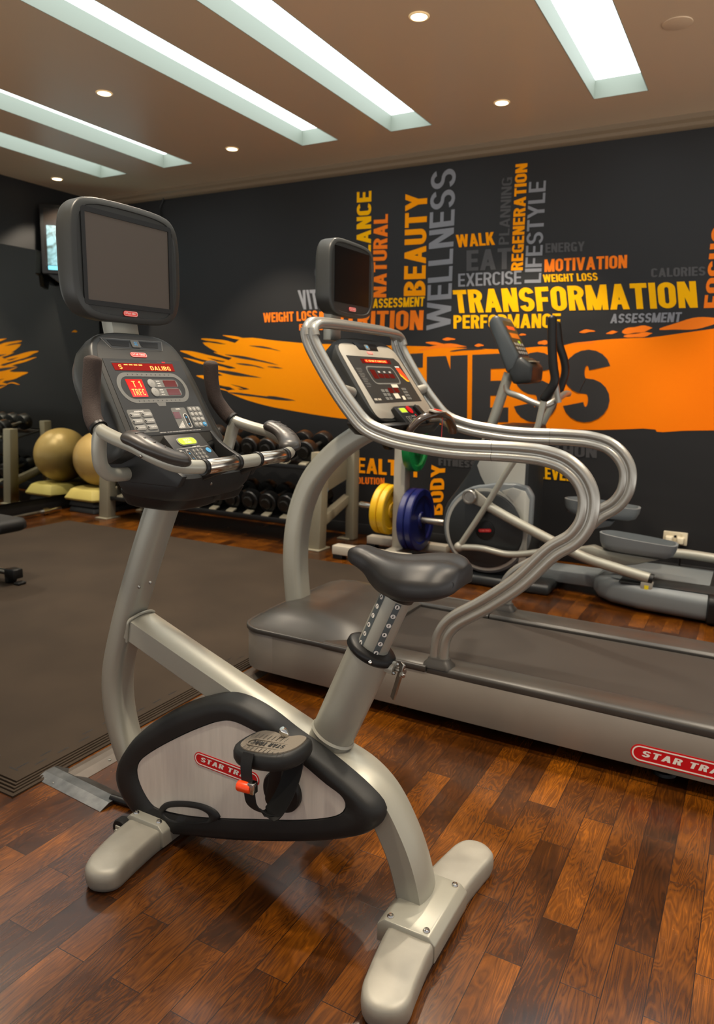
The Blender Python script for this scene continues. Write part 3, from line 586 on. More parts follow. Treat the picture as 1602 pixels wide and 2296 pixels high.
def resample(P,n):
    L_=[0]
    for i in range(len(P)): L_.append(L_[-1]+math.dist(P[i],P[(i+1)%len(P)]))
    out=[]
    for k in range(n):
        t=L_[-1]*k/n; i=max(j for j in range(len(P)) if L_[j]<=t); f=(t-L_[i])/max(1e-9,L_[i+1]-L_[i]); a,b=P[i],P[(i+1)%len(P)]; out.append((a[0]+(b[0]-a[0])*f,a[1]+(b[1]-a[1])*f))
    return out
NR=120; O=resample(O,NR)
def nearest_start(P,p):
    k=min(range(len(P)),key=lambda i:math.dist(P[i],p)); return P[k:]+P[:k]
I=nearest_start(resample(I,NR),O[0])
def mixp(t): return [(a[0]+(b[0]-a[0])*t,a[1]+(b[1]-a[1])*t) for a,b in zip(O,I)]
yn,yf=1.362,2*YM-1.362
def shell(sg):
    Y=lambda y: y if sg<0 else 2*YM-y
    rr=[[(x,Y(y),z) for x,z in mixp(t)] for t,y in ((.35,1.418),(0,1.417),(-.01,1.405),(.03,1.388),(.12,1.374),(.32,yn+.001),(.6,yn),(.95,yn+.003),(1,yn+.012))]
    if sg>0: rr=[[(x,Y(y),z) for x,z in mixp(t)] for t,y in ((.6,1.418),(.55,1.417),(.55,1.405),(.6,1.398),(.95,1.397),(1,1.40))]
    return obj('flywheel_cover',loft(rr),M_DARK,bike,smooth=60,label='thick black rim of the flywheel cover')
shell(-1)
obj('cover_core',prism(mixp(.8),'y',1.416,2*YM-1.424),M_BLACK,bike)
sp=obj('side_panel',prism(mixp(1.0),'y',yn+.006,yn+.02),M_BRUSH,bike,label='brushed silver side panel')
obj('side_panel',prism(mixp(1.0),'y',yf-.05,yf-.038),M_BRUSH,bike,label='brushed silver side panel')
BPL=Pl((0,yn+.006,0),(1,0,0),(0,0,1)); BPL.n=Vector((0,-1,0))
(bx0,bz0),(bx1,bz1)=[(-1.2241,0.2962),(-1.021,0.29)]
ba=math.atan2(bz1-bz0,bx1-bx0); bl_=math.dist((bx0,bz0),(bx1,bz1))
badge(BPL,(bx0+bx1)/2,(bz0+bz1)/2,bl_+.01,.038,ba,sp)
ov=spl2([(-1.3632,0.0957),(-1.347,0.1216),(-1.317,0.1387),(-1.2765,0.1527),(-1.2241,0.1647),(-1.1817,0.1675),(-1.1527,0.1608),(-1.1427,0.148),(-1.166,0.1277),(-1.2087,0.1079),(-1.2699,0.0884),(-1.3194,0.0762),(-1.3511,0.0769)],4)
iv=spl2([(-1.343,0.0966),(-1.3269,0.115),(-1.295,0.129),(-1.2507,0.1423),(-1.2075,0.1483),(-1.1832,0.1418),(-1.1844,0.1287),(-1.2085,0.1141),(-1.2521,0.0988),(-1.2965,0.0876),(-1.3325,0.0869)],4)
OV=resample(ov,60); IV=nearest_start(resample(iv,60),OV[0])
def mx2(t): return [(a[0]+(b[0]-a[0])*t,a[1]+(b[1]-a[1])*t) for a,b in zip(OV,IV)]
rg2=[[(x,y,z) for x,z in mx2(t)] for t,y in ((0,yn+.012),(.04,yn+.002),(.25,yn-.002),(.7,yn-.002),(.95,yn+.001),(1,yn+.006))]
obj('step_ring',loft(rg2,False),M_DARK,sp,smooth=60,label='black oval ring at the bottom of the panel')
# crank, pedal
(cx_,cz_),(ex_,ez_)=[(-0.9427,0.2884),(-0.888,0.3054)]; cr=ex_-cx_
boss=obj('crank_housing',lathe([(cr,0),(cr,.012),(cr*.93,.017),(cr*.66,.017),(cr*.62,.004),(.001,.004)],(cx_,yn+.008,cz_),(0,-1,0),40,cap=False),M_BLACK,bike,smooth=35)
px_,pz_=-.918,.438
def crank(y0,y1,s,x,z):
    d=Vector((x-cx_,0,z-cz_)); L_=d.length; d.normalize(); e=Vector((d.z,0,-d.x)); P=[]
    for a in range(13):
        t=PI/2+PI*a/12; P.append(Vector((cx_,0,cz_))+(d*math.cos(t)+e*math.sin(t))*.019)
    for a in range(13):
        t=-PI/2+PI*a/12; P.append(Vector((x,0,z))+(d*math.cos(t)+e*math.sin(t))*.015)
    return prism([(p.x,p.z) for p in P],'y',y0,y1)
ca=obj('crank_arm',merge(crank(1.315,1.335,1,px_,pz_),lathe([(.016,0),(.016,.05)],(cx_,1.33,cz_),(0,1,0),18)),M_BLACK,bike,bevel=.002)
obj('crank_bolt',merge(lathe([(.010,0),(.010,.016),(.006,.022)],(px_+.012,1.323,pz_+.026),(-.25,-.35,1),14)),M_CHROME,ca)
cb_=obj('crank_arm',merge(crank(1.589,1.609,1,2*cx_-px_,2*cz_-pz_),lathe([(.016,0),(.016,.05)],(cx_,1.594,cz_),(0,-1,0),18)),M_BLACK,bike,bevel=.002)
def pedal(y0,y1,x,z,near):
    s=1 if near else -1
    yy=lambda q: y0+(y1-y0)*q
    out=[(-.090,.30),(-.078,.98),(-.03,1.0),(.0,.90),(.03,.90),(.055,1.0),(.078,.95),(.085,.45),(.06,.10),(.0,0),(-.06,.06)]
    P=spl2([(a,yy(b)) for a,b in out],4)
    cx=sum(p[0] for p in P)/len(P); cy=sum(p[1] for p in P)/len(P)
    def rgp(sx,dz): return [(x+cx+(a-cx)*sx,cy+(b-cy)*sx,z+dz+.12*(a)) for a,b in P]
    pd=obj('pedal',loft([rgp(.80,-.022),rgp(.95,-.018),rgp(1,-.008),rgp(1,.006),rgp(.965,.016),rgp(.90,.0195)]),M_DARK,bike,smooth=50)
    obj('pedal_tread',loft([rgp(.84,.018),rgp(.83,.0225),rgp(.80,.0235)]),M_TREAD,pd,smooth=40,label='ribbed grey brown tread pad')
    return pd,rgp
pd,rgp=pedal(1.222,1.345,px_,pz_,True)
TPl=Pl((px_,1.275,pz_+.0238),(-1,0,-.12),(0,-1,0))
for L_,H_ in ((.115,.034),): obj('tread_badge',ring(TPl,pill(L_,H_,0,.005,0),pill(L_-.006,H_-.006,0,.005,0),-.0005,.0012),M_TREAD,pd)
flat('tread_grooves',merge(*[sheet(TPl,[(-.066+.012*k,-.038),(-.0645+.012*k,-.038),(-.0645+.012*k,-.017),(-.066+.012*k,-.017)],.0006) for k in range(12)]+[sheet(TPl,[(-.060+.012*k,.026),(-.0585+.012*k,.026),(-.0585+.012*k,.042),(-.060+.012*k,.042)],.0006) for k in range(11)]),M_DARK,pd)
flat('tread_lettering',lettering('STAR TRAC',TPl,(-.046,-.003),(.046,-.003),(-.046,.014),h=.0012,t=.2,gap=.12),M_DARK,pd,label='raised lettering on the tread')
# toe strap: webbing hanging from the outer edge, passing under, with an orange clip
def ribbon(path,wd,th=.0025,up=(1,0,0)): return sweep(path,[(wd/2,th/2),(-wd/2,th/2),(-wd/2,-th/2),(wd/2,-th/2)],up=up)
sy=1.219
st=obj('toe_strap',merge(ribbon(spl([(-.938,sy+.004,.458),(-.936,sy-.008,.435),(-.930,sy-.014,.405),(-.922,sy-.016,.375),(-.918,sy-.012,.345),(-.905,sy+.008,.318),(-.888,sy+.028,.308)],6),.030)),M_RUBBER,pd)
obj('toe_strap',ribbon(spl([(-.905,sy+.008,.318),(-.892,sy+.020,.310),(-.880,sy+.05,.335),(-.873,sy+.08,.38),(-.870,sy+.10,.435)],6),.056,.003,up=(1,-.3,0)),M_RUBBER,pd)
obj('strap_clip',merge(lathe([(.011,-.017),(.0125,-.014),(.0125,.014),(.011,.017)],(-.932,sy-.020,.388),(1,.1,.0),14)),M_ORANGE,pd,label='orange strap clip')
obj('clip_pin',merge(lathe([(.008,0),(.008,.006),(.004,.008)],(-.914,sy-.0185,.388),(1,.1,0),14),box(-.920,-.904,sy-.026,sy-.008,.378,.404)),M_CHROME,pd,bevel=.001)
pf,_=pedal(1.7,1.6,2*cx_-px_,2*cz_-pz_,False)
# seat tube, collar, post, saddle
sa=Vector((-.866,YM,.40)); sb=Vector((-.757,YM,.655)); sd=(sb-sa).normalized(); sx=Vector((0,1,0)); su=sd.cross(sx)
def oval(c,rx,ry,n=32): return [tuple(c+su*(rx*math.cos(2*PI*i/n))+sx*(ry*math.sin(2*PI*i/n))) for i in range(n)]
obj('seat_tube',loft([oval(sa-sd*.02,.056,.044),oval(sb,.056,.044)]),M_FRAME,bike,smooth=50)
obj('weld',loft([oval(sa+sd*.018,.0565,.0445),oval(sa+sd*.022,.0605,.0485),oval(sa+sd*.028,.0565,.0445)],False),M_FRAME,bike)
cl=obj('seat_collar',loft([oval(sb-sd*.004,.058,.046),oval(sb+sd*.002,.064,.051),oval(sb+sd*.014,.063,.050),oval(sb+sd*.020,.056,.044),oval(sb+sd*.021,.038,.030)]),M_BLACK,bike,smooth=45)
obj('screw',bolt(tuple(sb+sd*.010-sx*.045-su*.025+Vector((0,-.006,0))),(0.0,-1,.15),.005,.003),M_CHROME,cl)
pb=sb+sd*.012; pt=sb+sd*.17
post=obj('seat_post',loft([oval(pb,.039,.031),oval(pt,.039,.031)]),M_FRAME,bike,smooth=50)
# number strip wraps the near side of the post
def onpost(h,ang,off=.0006): 
    t=math.radians(ang); c=pb+sd*h; return tuple(c+su*((.039+off)*math.cos(t))+sx*((.031+off)*math.sin(t)))
def strip(a0,a1,h0,h1,off):
    V=[];F=[];n=5
    for i in range(n+1):
        a=a0+(a1-a0)*i/n; V+=[onpost(h0,a,off),onpost(h1,a,off)]
    for i in range(n): F.append((2*i,2*i+1,2*i+3,2*i+2))
    return V,F
for (a0,a1) in ((226,248),(292,320)):
    ns=flat('number_strip',strip(a0,a1,.008,.15,.0006),mat('strip_blue_grey',(74,82,84),rough=.5),post,label='dark grey height scale with white round numbers')
    am=(a0+a1)/2
    V=[];F=[]; 
    for k in range(6):
        hc=.012+.026*k; c=Vector(onpost(hc,am,.0011)); rr=Vector(onpost(hc,am+6,.0011))-Vector(onpost(hc,am-6,.0011)); rr.normalize()
        pl=Pl(c,rr,sd); 
        g=sheet(pl,circ(.0058,14),0); V,F=merge((V,F),g)
    flat('number_dots',(V,F),M_WHITE,post)
    for k in range(6):
        hc=.012+.026*k; c=Vector(onpost(hc,am,.0014)); rr=Vector(onpost(hc,am+6))-Vector(onpost(hc,am-6)); rr.normalize(); pl=Pl(c,rr,sd)
        flat('number',lettering(str(6-k) if k<6 else '0',pl,(-.0019,-.0033),(.0019,-.0033),(-.0019,.0033),h=.0,t=.24),M_BLACK,post)
# saddle
SAD=[ # x, half width, top, bottom, shoulder drop
 (-.818,.006,.894,.886,.002),(-.812,.020,.903,.880,.005),(-.800,.029,.909,.874,.008),(-.780,.034,.911,.867,.010),(-.760,.038,.907,.856,.012),(-.745,.044,.903,.842,.014),(-.725,.056,.899,.832,.017),(-.700,.075,.896,.828,.020),
 (-.665,.096,.897,.827,.022),(-.630,.109,.903,.829,.024),(-.595,.111,.908,.834,.026),(-.570,.106,.909,.838,.026),(-.552,.094,.906,.843,.024),(-.540,.078,.902,.847,.020),(-.532,.060,.897,.851,.014),(-.529,.050,.890,.856,.010)]
rs=[]
for x,w_,zt,zb,dr in SAD:
    q=w_/.111; g_=.007*max(0,q-.45); h_=zt-zb
    pts=[(0,zt-g_*1.4),(.10,zt-g_),(.22,zt),(.45,zt+.003*q),(.66,zt-.10*dr),(.82,zt-.55*dr),(.92,zt-dr),(.985,zt-dr-.16*(h_-dr)),(1.0,zt-dr-.45*(h_-dr)),(.985,zt-dr-.75*(h_-dr)),(.955,zb+.003),(.90,zb),(.45,zb+.002),(0,zb+.002)]
    rs.append([(x,a*w_,z) for a,z in pts])
cols=[spl([r[k] for r in rs],5) for k in range(len(rs[0]))]
rr=[]
for i in range(len(cols[0])):
    P=[c[i] for c in cols]; r=[(p.x,YM+p.y,p.z) for p in P]+[(p.x,YM-p.y,p.z) for p in reversed(P[1:-1])]; rr.append(r)
sad=obj('saddle',loft(rr),M_SADDLE,bike,smooth=60)
a_,b2=Vector((-.558,1.365,.862)),Vector((-.531,1.407,.872))
uu=(b2-a_).normalized(); SBP=Pl((a_+b2)/2,uu,(0,0,1)); 
if SBP.n.y>0: SBP.n=-SBP.n
obj('saddle_badge',ring(SBP,pill(.046,.019,0,0,0),pill(.042,.015,0,0,0),-.006,.0025),M_SADDLE,sad)
flat('saddle_lettering',lettering('STAR TRAC',SBP,(-.017,-.004),(.017,-.004),(-.017,.004),h=.0025,t=.22,gap=.12),M_BLACK,sad)
obj('saddle_clamp',loft([oval(pt-sd*.004,.042,.034),oval(pt+sd*.03,.05,.042)]),M_BLACK,bike)
# height lever
lp=[(-0.7239,1.462,0.635),(-0.6909,1.462,0.6287)]
l0=Vector(lp[0]); l1=Vector(lp[1])
lv=obj('height_lever',merge(tube([tuple(l0-(l1-l0)*.5),tuple(l1)],.0165,18)),M_FRAME,bike,bevel=.001)
for s in (-1,1): obj('bolt',lathe([(.0035,0),(.0035,.005)],tuple(l1+Vector((0,.009*s,.007*s))),tuple(l1-l0),8),M_CHROME,lv)
l2=Vector((-.672,1.458,.630))
obj('pin',tube([tuple(l1),tuple(l2+(l1-l0)*.3)],.006,10),M_STEEL,lv)
q0,q1=[(-0.6663,1.455,0.6486),(-0.6912,1.455,0.5565)]
hd=(Vector(q1)-Vector(q0)).normalized()
obj('lever_handle',merge(sweep([q0,tuple(Vector(q0)+hd*.012),q1],rrect(.017,.007,.002,2),up=(.8,-.6,0))),M_STEEL,lv,bevel=.001,label='flat drilled steel lever')
obj('lever_nut',lathe([(.0065,0),(.0065,.008),(.004,.008),(.004,.012)],tuple(Vector(q0)+hd*.026+Vector((.004,-.004,0))),(.8,-.5,-.1),6),M_CHROME,lv)
# ---- console of the bike
CP=Pl((-1.3527,YM,1.144),(0,1,0),(-.1087,0,.1885))
def sym(P): return P+[(-a,b) for a,b in reversed(P)]
face=spl(sym([(0,.2985),(.06,.2965),(.105,.289),(.138,.271),(.156,.240),(.166,.200),(.173,.10),(.178,.01),(.178,-.03)]),3); face=[(v.x,v.y) for v in face]
# order: from top centre down the right side, along the bottom, up the left
def sc_face(s,ds=0,du=0): return [(a*s+du,(b-.13)*(s+ds)+.13) for a,b in face]
rings_=[[CP(a,b,h) for a,b in sc_face(s,ds)] for s,ds,h in ((.80,.0,-.125),(.93,0,-.110),(1.02,.0,-.07),(1.045,0,-.03),(1.035,0,-.010),(1.01,0,-.001),(.985,0,.001))]
con=obj('console_housing',loft(rings_),M_SHELL,bike,smooth=50)
bez=obj('console_face',plate(CP,[(a*.93,(b-.13)*.95+.13) for a,b in face],.0,.0022),M_FACE,con,bevel=.001)
ovl=obj('overlay_panel',plate(CP,[(-.139,.219),(.139,.219),(.149,-.001),(-.149,-.001)],.0022,.0034),M_OVERLAY,con)
# fan slots with blue fan key
obj('fan_recess',plate(CP,[(-.116,.279),(.104,.279),(.092,.2485),(-.096,.2485)],.0022,.0030),M_OVGREY,con,bevel=.0005)
obj('fan_trough',plate(CP,[(-.112,.277),(.100,.277),(.088,.2505),(-.092,.2505)],.0030,.0036),M_OVERLAY,con)
for a,b in ((-.092,-.030),(.016,.076)): obj('fan_slot',plate(CP,[(a-.006,.273),(b+.008,.273),(b,.256),(a+.004,.256)],.0036,.0042),mat('slot_black',(6,6,6),rough=.6),con)
fk=obj('fan_key',plate(CP,rrect(.030,.022,.004,3,-.004,.265),.0036,.006),M_OVGREY,con,bevel=.0008)
flat('fan_symbol',merge(*[sheet(CP,[(-.004+.0072*math.cos(t),.265+.0072*math.sin(t)),(-.004+.0066*math.cos(t+.9),.265+.0066*math.sin(t+.9)),(-.004,.265)],.0064) for t in (0.3,1.87,3.44,5.0)]),M_BLUE,fk,label='blue fan symbol')
badge(CP,-.0075,.2332,.058,.0145,0,con,h=.0022,lit=True)
# displays
def win(name,q,m,h0=.0034,h1=.0042,**k): return obj(name,plate(CP,q,h0,h1),m,con,**k)
R1=win('message_display',[(-.116,.2055),(.104,.2085),(.102,.185),(-.114,.185)],M_REDDISP,label='long red dot display')
flat('display_text',merge(lettering('S',CP,(-.098,.1885),(-.087,.1885),(-.098,.2015),h=.0046,t=.13),lettering('----',CP,(-.078,.190),(-.014,.190),(-.078,.212),h=.0046,t=.13,gap=.1),lettering('DALIBG',CP,(.012,.1870),(.087,.1870),(.012,.1990),h=.0046,t=.14,gap=.14)),M_LED,R1,label='glowing orange dot letters')
def flat_lines(name,pl,segs,m,parent,h): return flat(name,merge(*[sheet(pl,q,h) for q in segs]),m,parent)
flat_lines('display_brackets',CP,[rc(-.117,-.050,.2095,.2102),rc(-.018,.020,.2105,.2112),rc(.048,.104,.2125,.2132)],M_OVGREY,con,.0037)
flat('heart_mark',sheet(CP,pill(.014,.004,.072,.2125,0),.0039),M_RED,con)
trk=obj('track_ring',ring(CP,rrect(.252,.0885,.044,10,-.004,.1348),rrect(.229,.0655,.033,10,-.004,.1348),.0034,.004),M_OVGREY,con)
flat('track_arrows',merge(*[sheet(CP,[(-.004+x-.002,y-.0025),(-.004+x+.002,y),(-.004+x-.002,y+.0025)],.0042) for x in [-.075+.0166*i for i in range(10)] for y in (.1348+.0385,.1348-.0385)]),M_OVERLAY,trk)
R2=win('tile_display',[(-.095,.1595),(-.0385,.1588),(-.041,.1085),(-.094,.1085)],M_REDLIT,label='square bright red display')
flat('display_text',merge(lettering('T1',CP,(-.079,.136),(-.049,.136),(-.079,.154),h=.0046,t=.12,gap=.35),lettering('TRFC',CP,(-.089,.1125),(-.046,.1125),(-.089,.131),h=.0046,t=.13,gap=.16)),M_LED,R2,label='glowing orange letters')
for y in (.1468,.1212):
    obj('readout_plate',plate(CP,rrect(.100,.0235,.010,4,.040,y),.0034,.0039),M_OVGREY,con)
    obj('select_key',lathe([(.013,0),(.013,.0016),(.010,.0026),(.001,.0028)],CP(-.0095,y,.0036),CP.n,22,cap=False),M_BTN,con)
    win('readout',rrect(.048,.0192,.0015,2,.0605,y),M_DKRED,.0039,.0045)
    flat('readout_print',merge(*[print_line(s,CP,.017,y+dy,.013,.0028,h=.0042,t=.2) for s,dy in (('MODE',.007),('TIME',0),('RATE',-.007))]),M_WHITE,con)
obj('track_tab',plate(CP,[(-.022,.0905),(.012,.0905),(.008,.080),(-.018,.080)],.0034,.0039),M_OVGREY,con)
def keyplate(q,r=.006): return obj('key_plate',plate(CP,q,.0034,.0038),M_OVGREY,con)
kp=keyplate(rrect(.0815,.0655,.006,4,-.0965,.0405))
flat('key_title',print_line('PROGRAMS',CP,-.097,.0675,.032,.0042,h=.0040,t=.2),M_WHITE,kp)
for i in range(3):
    for j in range(2):
        x=-.1155+.0405*j; y=.0575-.0181*i
        k_=obj('program_key',plate(CP,pill(.0355,.0135,x,y,0),.0038,.0056),M_BTN,con,bevel=.0006)
        flat('key_print',merge(print_line([['MANUAL','RANDOM HILL'],['WARM UP','ACTIVE TRAC'],['AUTO PILOT','TRAINING TOOLS']][i][j],CP,x+.004,y,.020,.0028,h=.0058,t=.2),),M_WHITE,k_)
        obj('key_lamp',plate(CP,pill(.004,.006,x-.0145,y,.3),.0056,.0060),M_BLACK,k_)
kp=keyplate(rrect(.0555,.063,.006,4,.0475,.0422))
flat('key_title',print_line('LEVEL',CP,.047,.0695,.017,.0042,h=.0040,t=.2),M_WHITE,kp)
win('level_display',rrect(.0245,.0195,.001,2,.0335,.0512),M_DKRED,.0038,.0044)
flat('level_bars',merge(*[sheet(CP,rc(.0205+.0042*i,.0232+.0042*i,.0135,.017+.0032*i),.004) for i in range(6)]),M_WHITE,kp)
obj('level_key',ring(CP,rrect(.017,.043,.008,4,.0645,.0335),rrect(.0145,.0405,.007,4,.0645,.0335),.0036,.0046),M_WHITE,con)
obj('level_key_face',plate(CP,rrect(.0145,.0405,.007,4,.0645,.0335),.0036,.0043),M_OVERLAY,con)
flat('level_key_print',merge(print_line('+',CP,.0645,.044,.006,.012,h=.0046,t=.2),print_line('-',CP,.0645,.023,.005,.012,h=.0046,t=.2)),M_BLUE,con,label='blue plus and minus')
kp=keyplate(rrect(.054,.064,.006,4,.110,.0435))
for i in range(4):
    for j in range(3):
        x=.0935+.0163*j; y=.0665-.0155*i
        k_=obj('number_key',lathe([(.0068,0),(.0068,.0012),(.0055,.0020),(.0005,.0021)],CP(x,y,.0038),CP.n,16,cap=False),M_BLUE if (i,j)==(3,2) else M_BTN,con,label='blue key' if (i,j)==(3,2) else None)
        flat('key_print',print_line('123456789-0+'[i*3+j],CP,x,y,.0032,.0055,h=.0061,t=.2),M_WHITE,k_)
flat('fine_print',print_line('CAUTION - DO NOT EXCEED PROGRAMS BEYOND YOUR ABILITY',CP,.022,.0045,.158,.0022,h=.0036,t=.16),M_WHITE,con)
# tray below the face with a small tilted keypad in the middle
def lowbox(x0,x1,hy,z,r,n=4): return [(a,YM+b,z) for a,b in rrect(x1-x0,2*hy,r,n,(x0+x1)/2,0)]
tr=obj('console_tray',loft([lowbox(-1.43,-1.24,.110,.985,.05),lowbox(-1.445,-1.215,.132,.996,.055),lowbox(-1.45,-1.198,.144,1.02,.055),lowbox(-1.45,-1.188,.150,1.05,.05),lowbox(-1.44,-1.195,.146,1.06,.045),lowbox(-1.43,-1.21,.130,1.06,.04),lowbox(-1.43,-1.212,.126,1.046,.04)]),M_DARK,bike,smooth=50)
for s in (-1,1):
    P=[(-1.47,1.17),(-1.36,1.152),(-1.32,1.118),(-1.265,1.088),(-1.215,1.070),(-1.192,1.058),(-1.21,1.03),(-1.46,1.03)]
    obj('tray_wing',prism([(a,b) for a,b in spl2(P[:6],3,False)]+P[6:],'y',YM+s*.134,YM+s*.152),M_DARK,tr,bevel=.004)
    obj('bar_mount',tube([(-1.21,YM+s*.075,1.045),(-1.118,YM+s*.075,1.082)],.012,10),M_BLACK,tr)
obj('tray_screw',lathe([(.005,0),(.005,.002),(.002,.003)],(-1.197,YM-.045,1.030),(1,0,-.2),10),M_STEEL,tr)
obj('console_boot',loft([lowbox(-1.462,-1.285,.080,.952,.05),lowbox(-1.472,-1.27,.100,.960,.06),lowbox(-1.475,-1.255,.112,.985,.06),lowbox(-1.475,-1.25,.116,1.0,.06)]),M_BLACK,bike,smooth=50)
obj('console_boot',loft([[(x,y+.085,z) for x,y,z in lowbox(x0,x1,h,z,.02)] for x0,x1,h,z in ((-1.36,-1.245,.040,.968),(-1.365,-1.238,.047,.974),(-1.37,-1.225,.055,1.0))]),M_BLACK,bike,smooth=50)
PD=Pl((-1.2646,YM,1.083),(0,1,0),(-.060,0,.056))
pod=obj('keypad_pod',merge(plate(PD,rrect(.138,.100,.006,3,0,.040),-.05,0)),M_OVERLAY,bike,bevel=.002)
ls=obj('start_key',plate(PD,rrect(.072,.0285,.014,6,-.004,.062),0,.0022),M_OVGREY,pod,bevel=.0006)
lf=obj('start_key_face',plate(PD,rrect(.064,.0215,.0105,6,-.004,.062),.0022,.0034),M_LIME,pod,label='lime green start key')
flat('start_print',merge(print_line('QUICK',PD,-.004,.0665,.026,.0066,h=.0036,t=.12),print_line('START',PD,-.004,.0575,.026,.0066,h=.0036,t=.16)),M_WHITE,lf)
flat('pod_print',merge(sheet(PD,rc(-.060,.060,.0405,.0412),.0004),print_line('CHANNEL SELECT',PD,.016,.0435,.030,.003,h=.0004),print_line('VOL',PD,-.050,.034,.010,.004,h=.0004),print_line('CH',PD,-.027,.034,.008,.004,h=.0004)),M_WHITE,pod)
for x in (-.050,-.027):
    obj('arrow_key',ring(PD,rrect(.017,.040,.006,4,x,.012),rrect(.0148,.0378,.005,4,x,.012),0,.001),M_BTN,pod)
    flat('arrow_print',merge(print_line('+',PD,x,.022,.005,.010,h=.0008,t=.2),print_line('-',PD,x,.004,.005,.010,h=.0008,t=.2)),M_BLUE,pod)
for i in range(3):
    for j in range(3):
        x=-.004+.0145*j; y=.031-.0125*i
        kk=obj('number_key',ring(PD,[(x+a,y+b) for a,b in circ(.0054,16)],[(x+a,y+b) for a,b in circ(.0044,16)],0,.0008),M_BTN,pod)
        flat('key_print',print_line('123456789'[i*3+j],PD,x,y,.0026,.0046,h=.0006,t=.22),M_WHITE,kk)
obj('power_key',lathe([(.0085,0),(.0085,.0015),(.001,.0018)],PD(.050,.026,0),PD.n,18,cap=False),M_BLUE,pod,label='round blue key')
# handlebar loop, grips, pads, pulse sensors, braces
hbn=[(-1.385,1.2165,1.186),(-1.355,1.212,1.168),(-1.30,1.204,1.152),(-1.235,1.199,1.138),(-1.185,1.205,1.118),(-1.145,1.232,1.098),(-1.122,1.275,1.091),(-1.117,1.33,1.089),(-1.115,YM,1.088)]
hb=hbn+[(x,2*YM-y,z) for x,y,z in hbn[-2::-1]]
hand=obj('handlebar',tube(spl(hb,6),.0165,16),M_FRAME,bike,smooth=60)
for s in (0,1):
    f_=(lambda p:p) if s==0 else (lambda p:(p[0],2*YM-p[1],p[2]))
    obj('grip',capsule(spl([f_(p) for p in [(-1.366,1.2135,1.174),(-1.386,1.220,1.196),(-1.404,1.234,1.232),(-1.410,1.243,1.28),(-1.408,1.248,1.328)]],6)[0:],.0212,18,.55),M_FOAM,hand,smooth=70,label='brown black foam grip')
    obj('grip_ring',tube([f_((-1.358,1.2125,1.1695)),f_((-1.364,1.2132,1.1735))],.0222,18),M_BLACK,hand,smooth=40)
    P=spl([f_(p) for p in [(-1.252,1.197,1.156),(-1.22,1.195,1.149),(-1.18,1.202,1.131),(-1.148,1.226,1.112),(-1.126,1.262,1.099)]],6)
    n=len(P); sc_=[(min(1,.55+2.2*(1-abs(2*i/(n-1)-1))) if i not in(0,n-1) else .35) for i in range(n)]
    pad=obj('elbow_pad',sweep(P,[(.0175*math.sin(2*PI*i/18)+.004,.031*math.cos(2*PI*i/18)) for i in range(18)],up=(0,0,1),scale=sc_),M_PAD,hand,smooth=70)
    for k in (.30,.45,.58,.70):
        q=P[int(k*(n-1))]; t=(P[int(k*(n-1))+1]-P[int(k*(n-1))]).normalized(); b=t.cross(Vector((0,0,1))).normalized()
        obj('pad_rib',capsule([tuple(q+Vector((0,0,.0205))-b*.014),tuple(q+Vector((0,0,.0205))+b*.010)],.0032,8),M_PAD,pad)
    br_=spl([f_(p) for p in [(-1.352,1.212,1.165),(-1.360,1.213,1.14),(-1.367,1.217,1.11),(-1.372,1.226,1.08),(-1.375,1.25,1.058),(-1.376,1.285,1.052),(-1.376,1.33,1.052)]],6)
    obj('handlebar_brace',tube(br_,.0175,16),M_FRAME,bike,smooth=60)
    obj('screw',lathe([(.004,0),(.004,.002),(.001,.003)],f_((-1.20,1.186,1.118)),f_((0,-1,-.3)) if s==0 else (0,1,-.3),8),M_STEEL,hand)
def xbar(y0,y1,r,m,name,lab=None): return obj(name,lathe([(r*.93,y0-YM),(r,y0-YM+.002),(r,y1-YM-.002),(r*.93,y1-YM)],(-1.116,YM,1.0885),(0,1,0),22),m,hand,smooth=40,label=lab)
for y0,y1 in ((1.302,1.416),(1.506,1.622)): xbar(y0,y1,.0178,M_SATIN,'pulse_sensor','polished pulse sensor sleeve')
for y in (1.297,1.419,1.503,1.626): xbar(y-.006,y+.006,.0200,M_BLACK,'sensor_ring')
# monitor on its post
obj('monitor_post',prism([(-1.545,1.36),(-1.50,1.33),(-1.555,1.62),(-1.60,1.62)],'y',YM-.047,YM+.047),M_FRAME,bike,bevel=.006)
MP=Pl((-1.493,YM,1.585),(0,1,0),(0,0,1))
mo=spl2([(-.165,.118),(-.140,.133),(0,.142),(.140,.133),(.165,.118),(.181,.09),(.187,0),(.182,-.09),(.165,-.125),(.135,-.146),(0,-.154),(-.135,-.146),(-.165,-.125),(-.182,-.09),(-.187,0),(-.181,.09)],4)
def mr(s,ds,h): return [MP(a*s,(b+.005)*ds-.005,h) for a,b in mo]
mon=obj('monitor_casing',loft([mr(.72,.72,-.075),mr(.93,.93,-.064),mr(.985,.985,-.056),mr(1.0,1.0,-.046),mr(1.012,1.012,-.007),mr(1.006,1.006,-.002),mr(.992,.992,0.0),mr(.915,.905,.001),mr(.905,.895,-.002)]),M_SHELL,bike,smooth=45)
obj('screen_frame',ring(MP,rrect(.312,.232,.008,3,0,-.003),rrect(.288,.208,.002,3,0,-.003),-.0035,.0015),M_DARK,mon)
obj('screen',plate(MP,rrect(.290,.210,.002,3,0,-.003),-.004,-.0015),M_SCREEN,mon,label='switched off screen, grey brown from a painted ceiling reflection')
badge(MP,-.005,-.131,.050,.0135,0,mon,h=.0,lit=True)
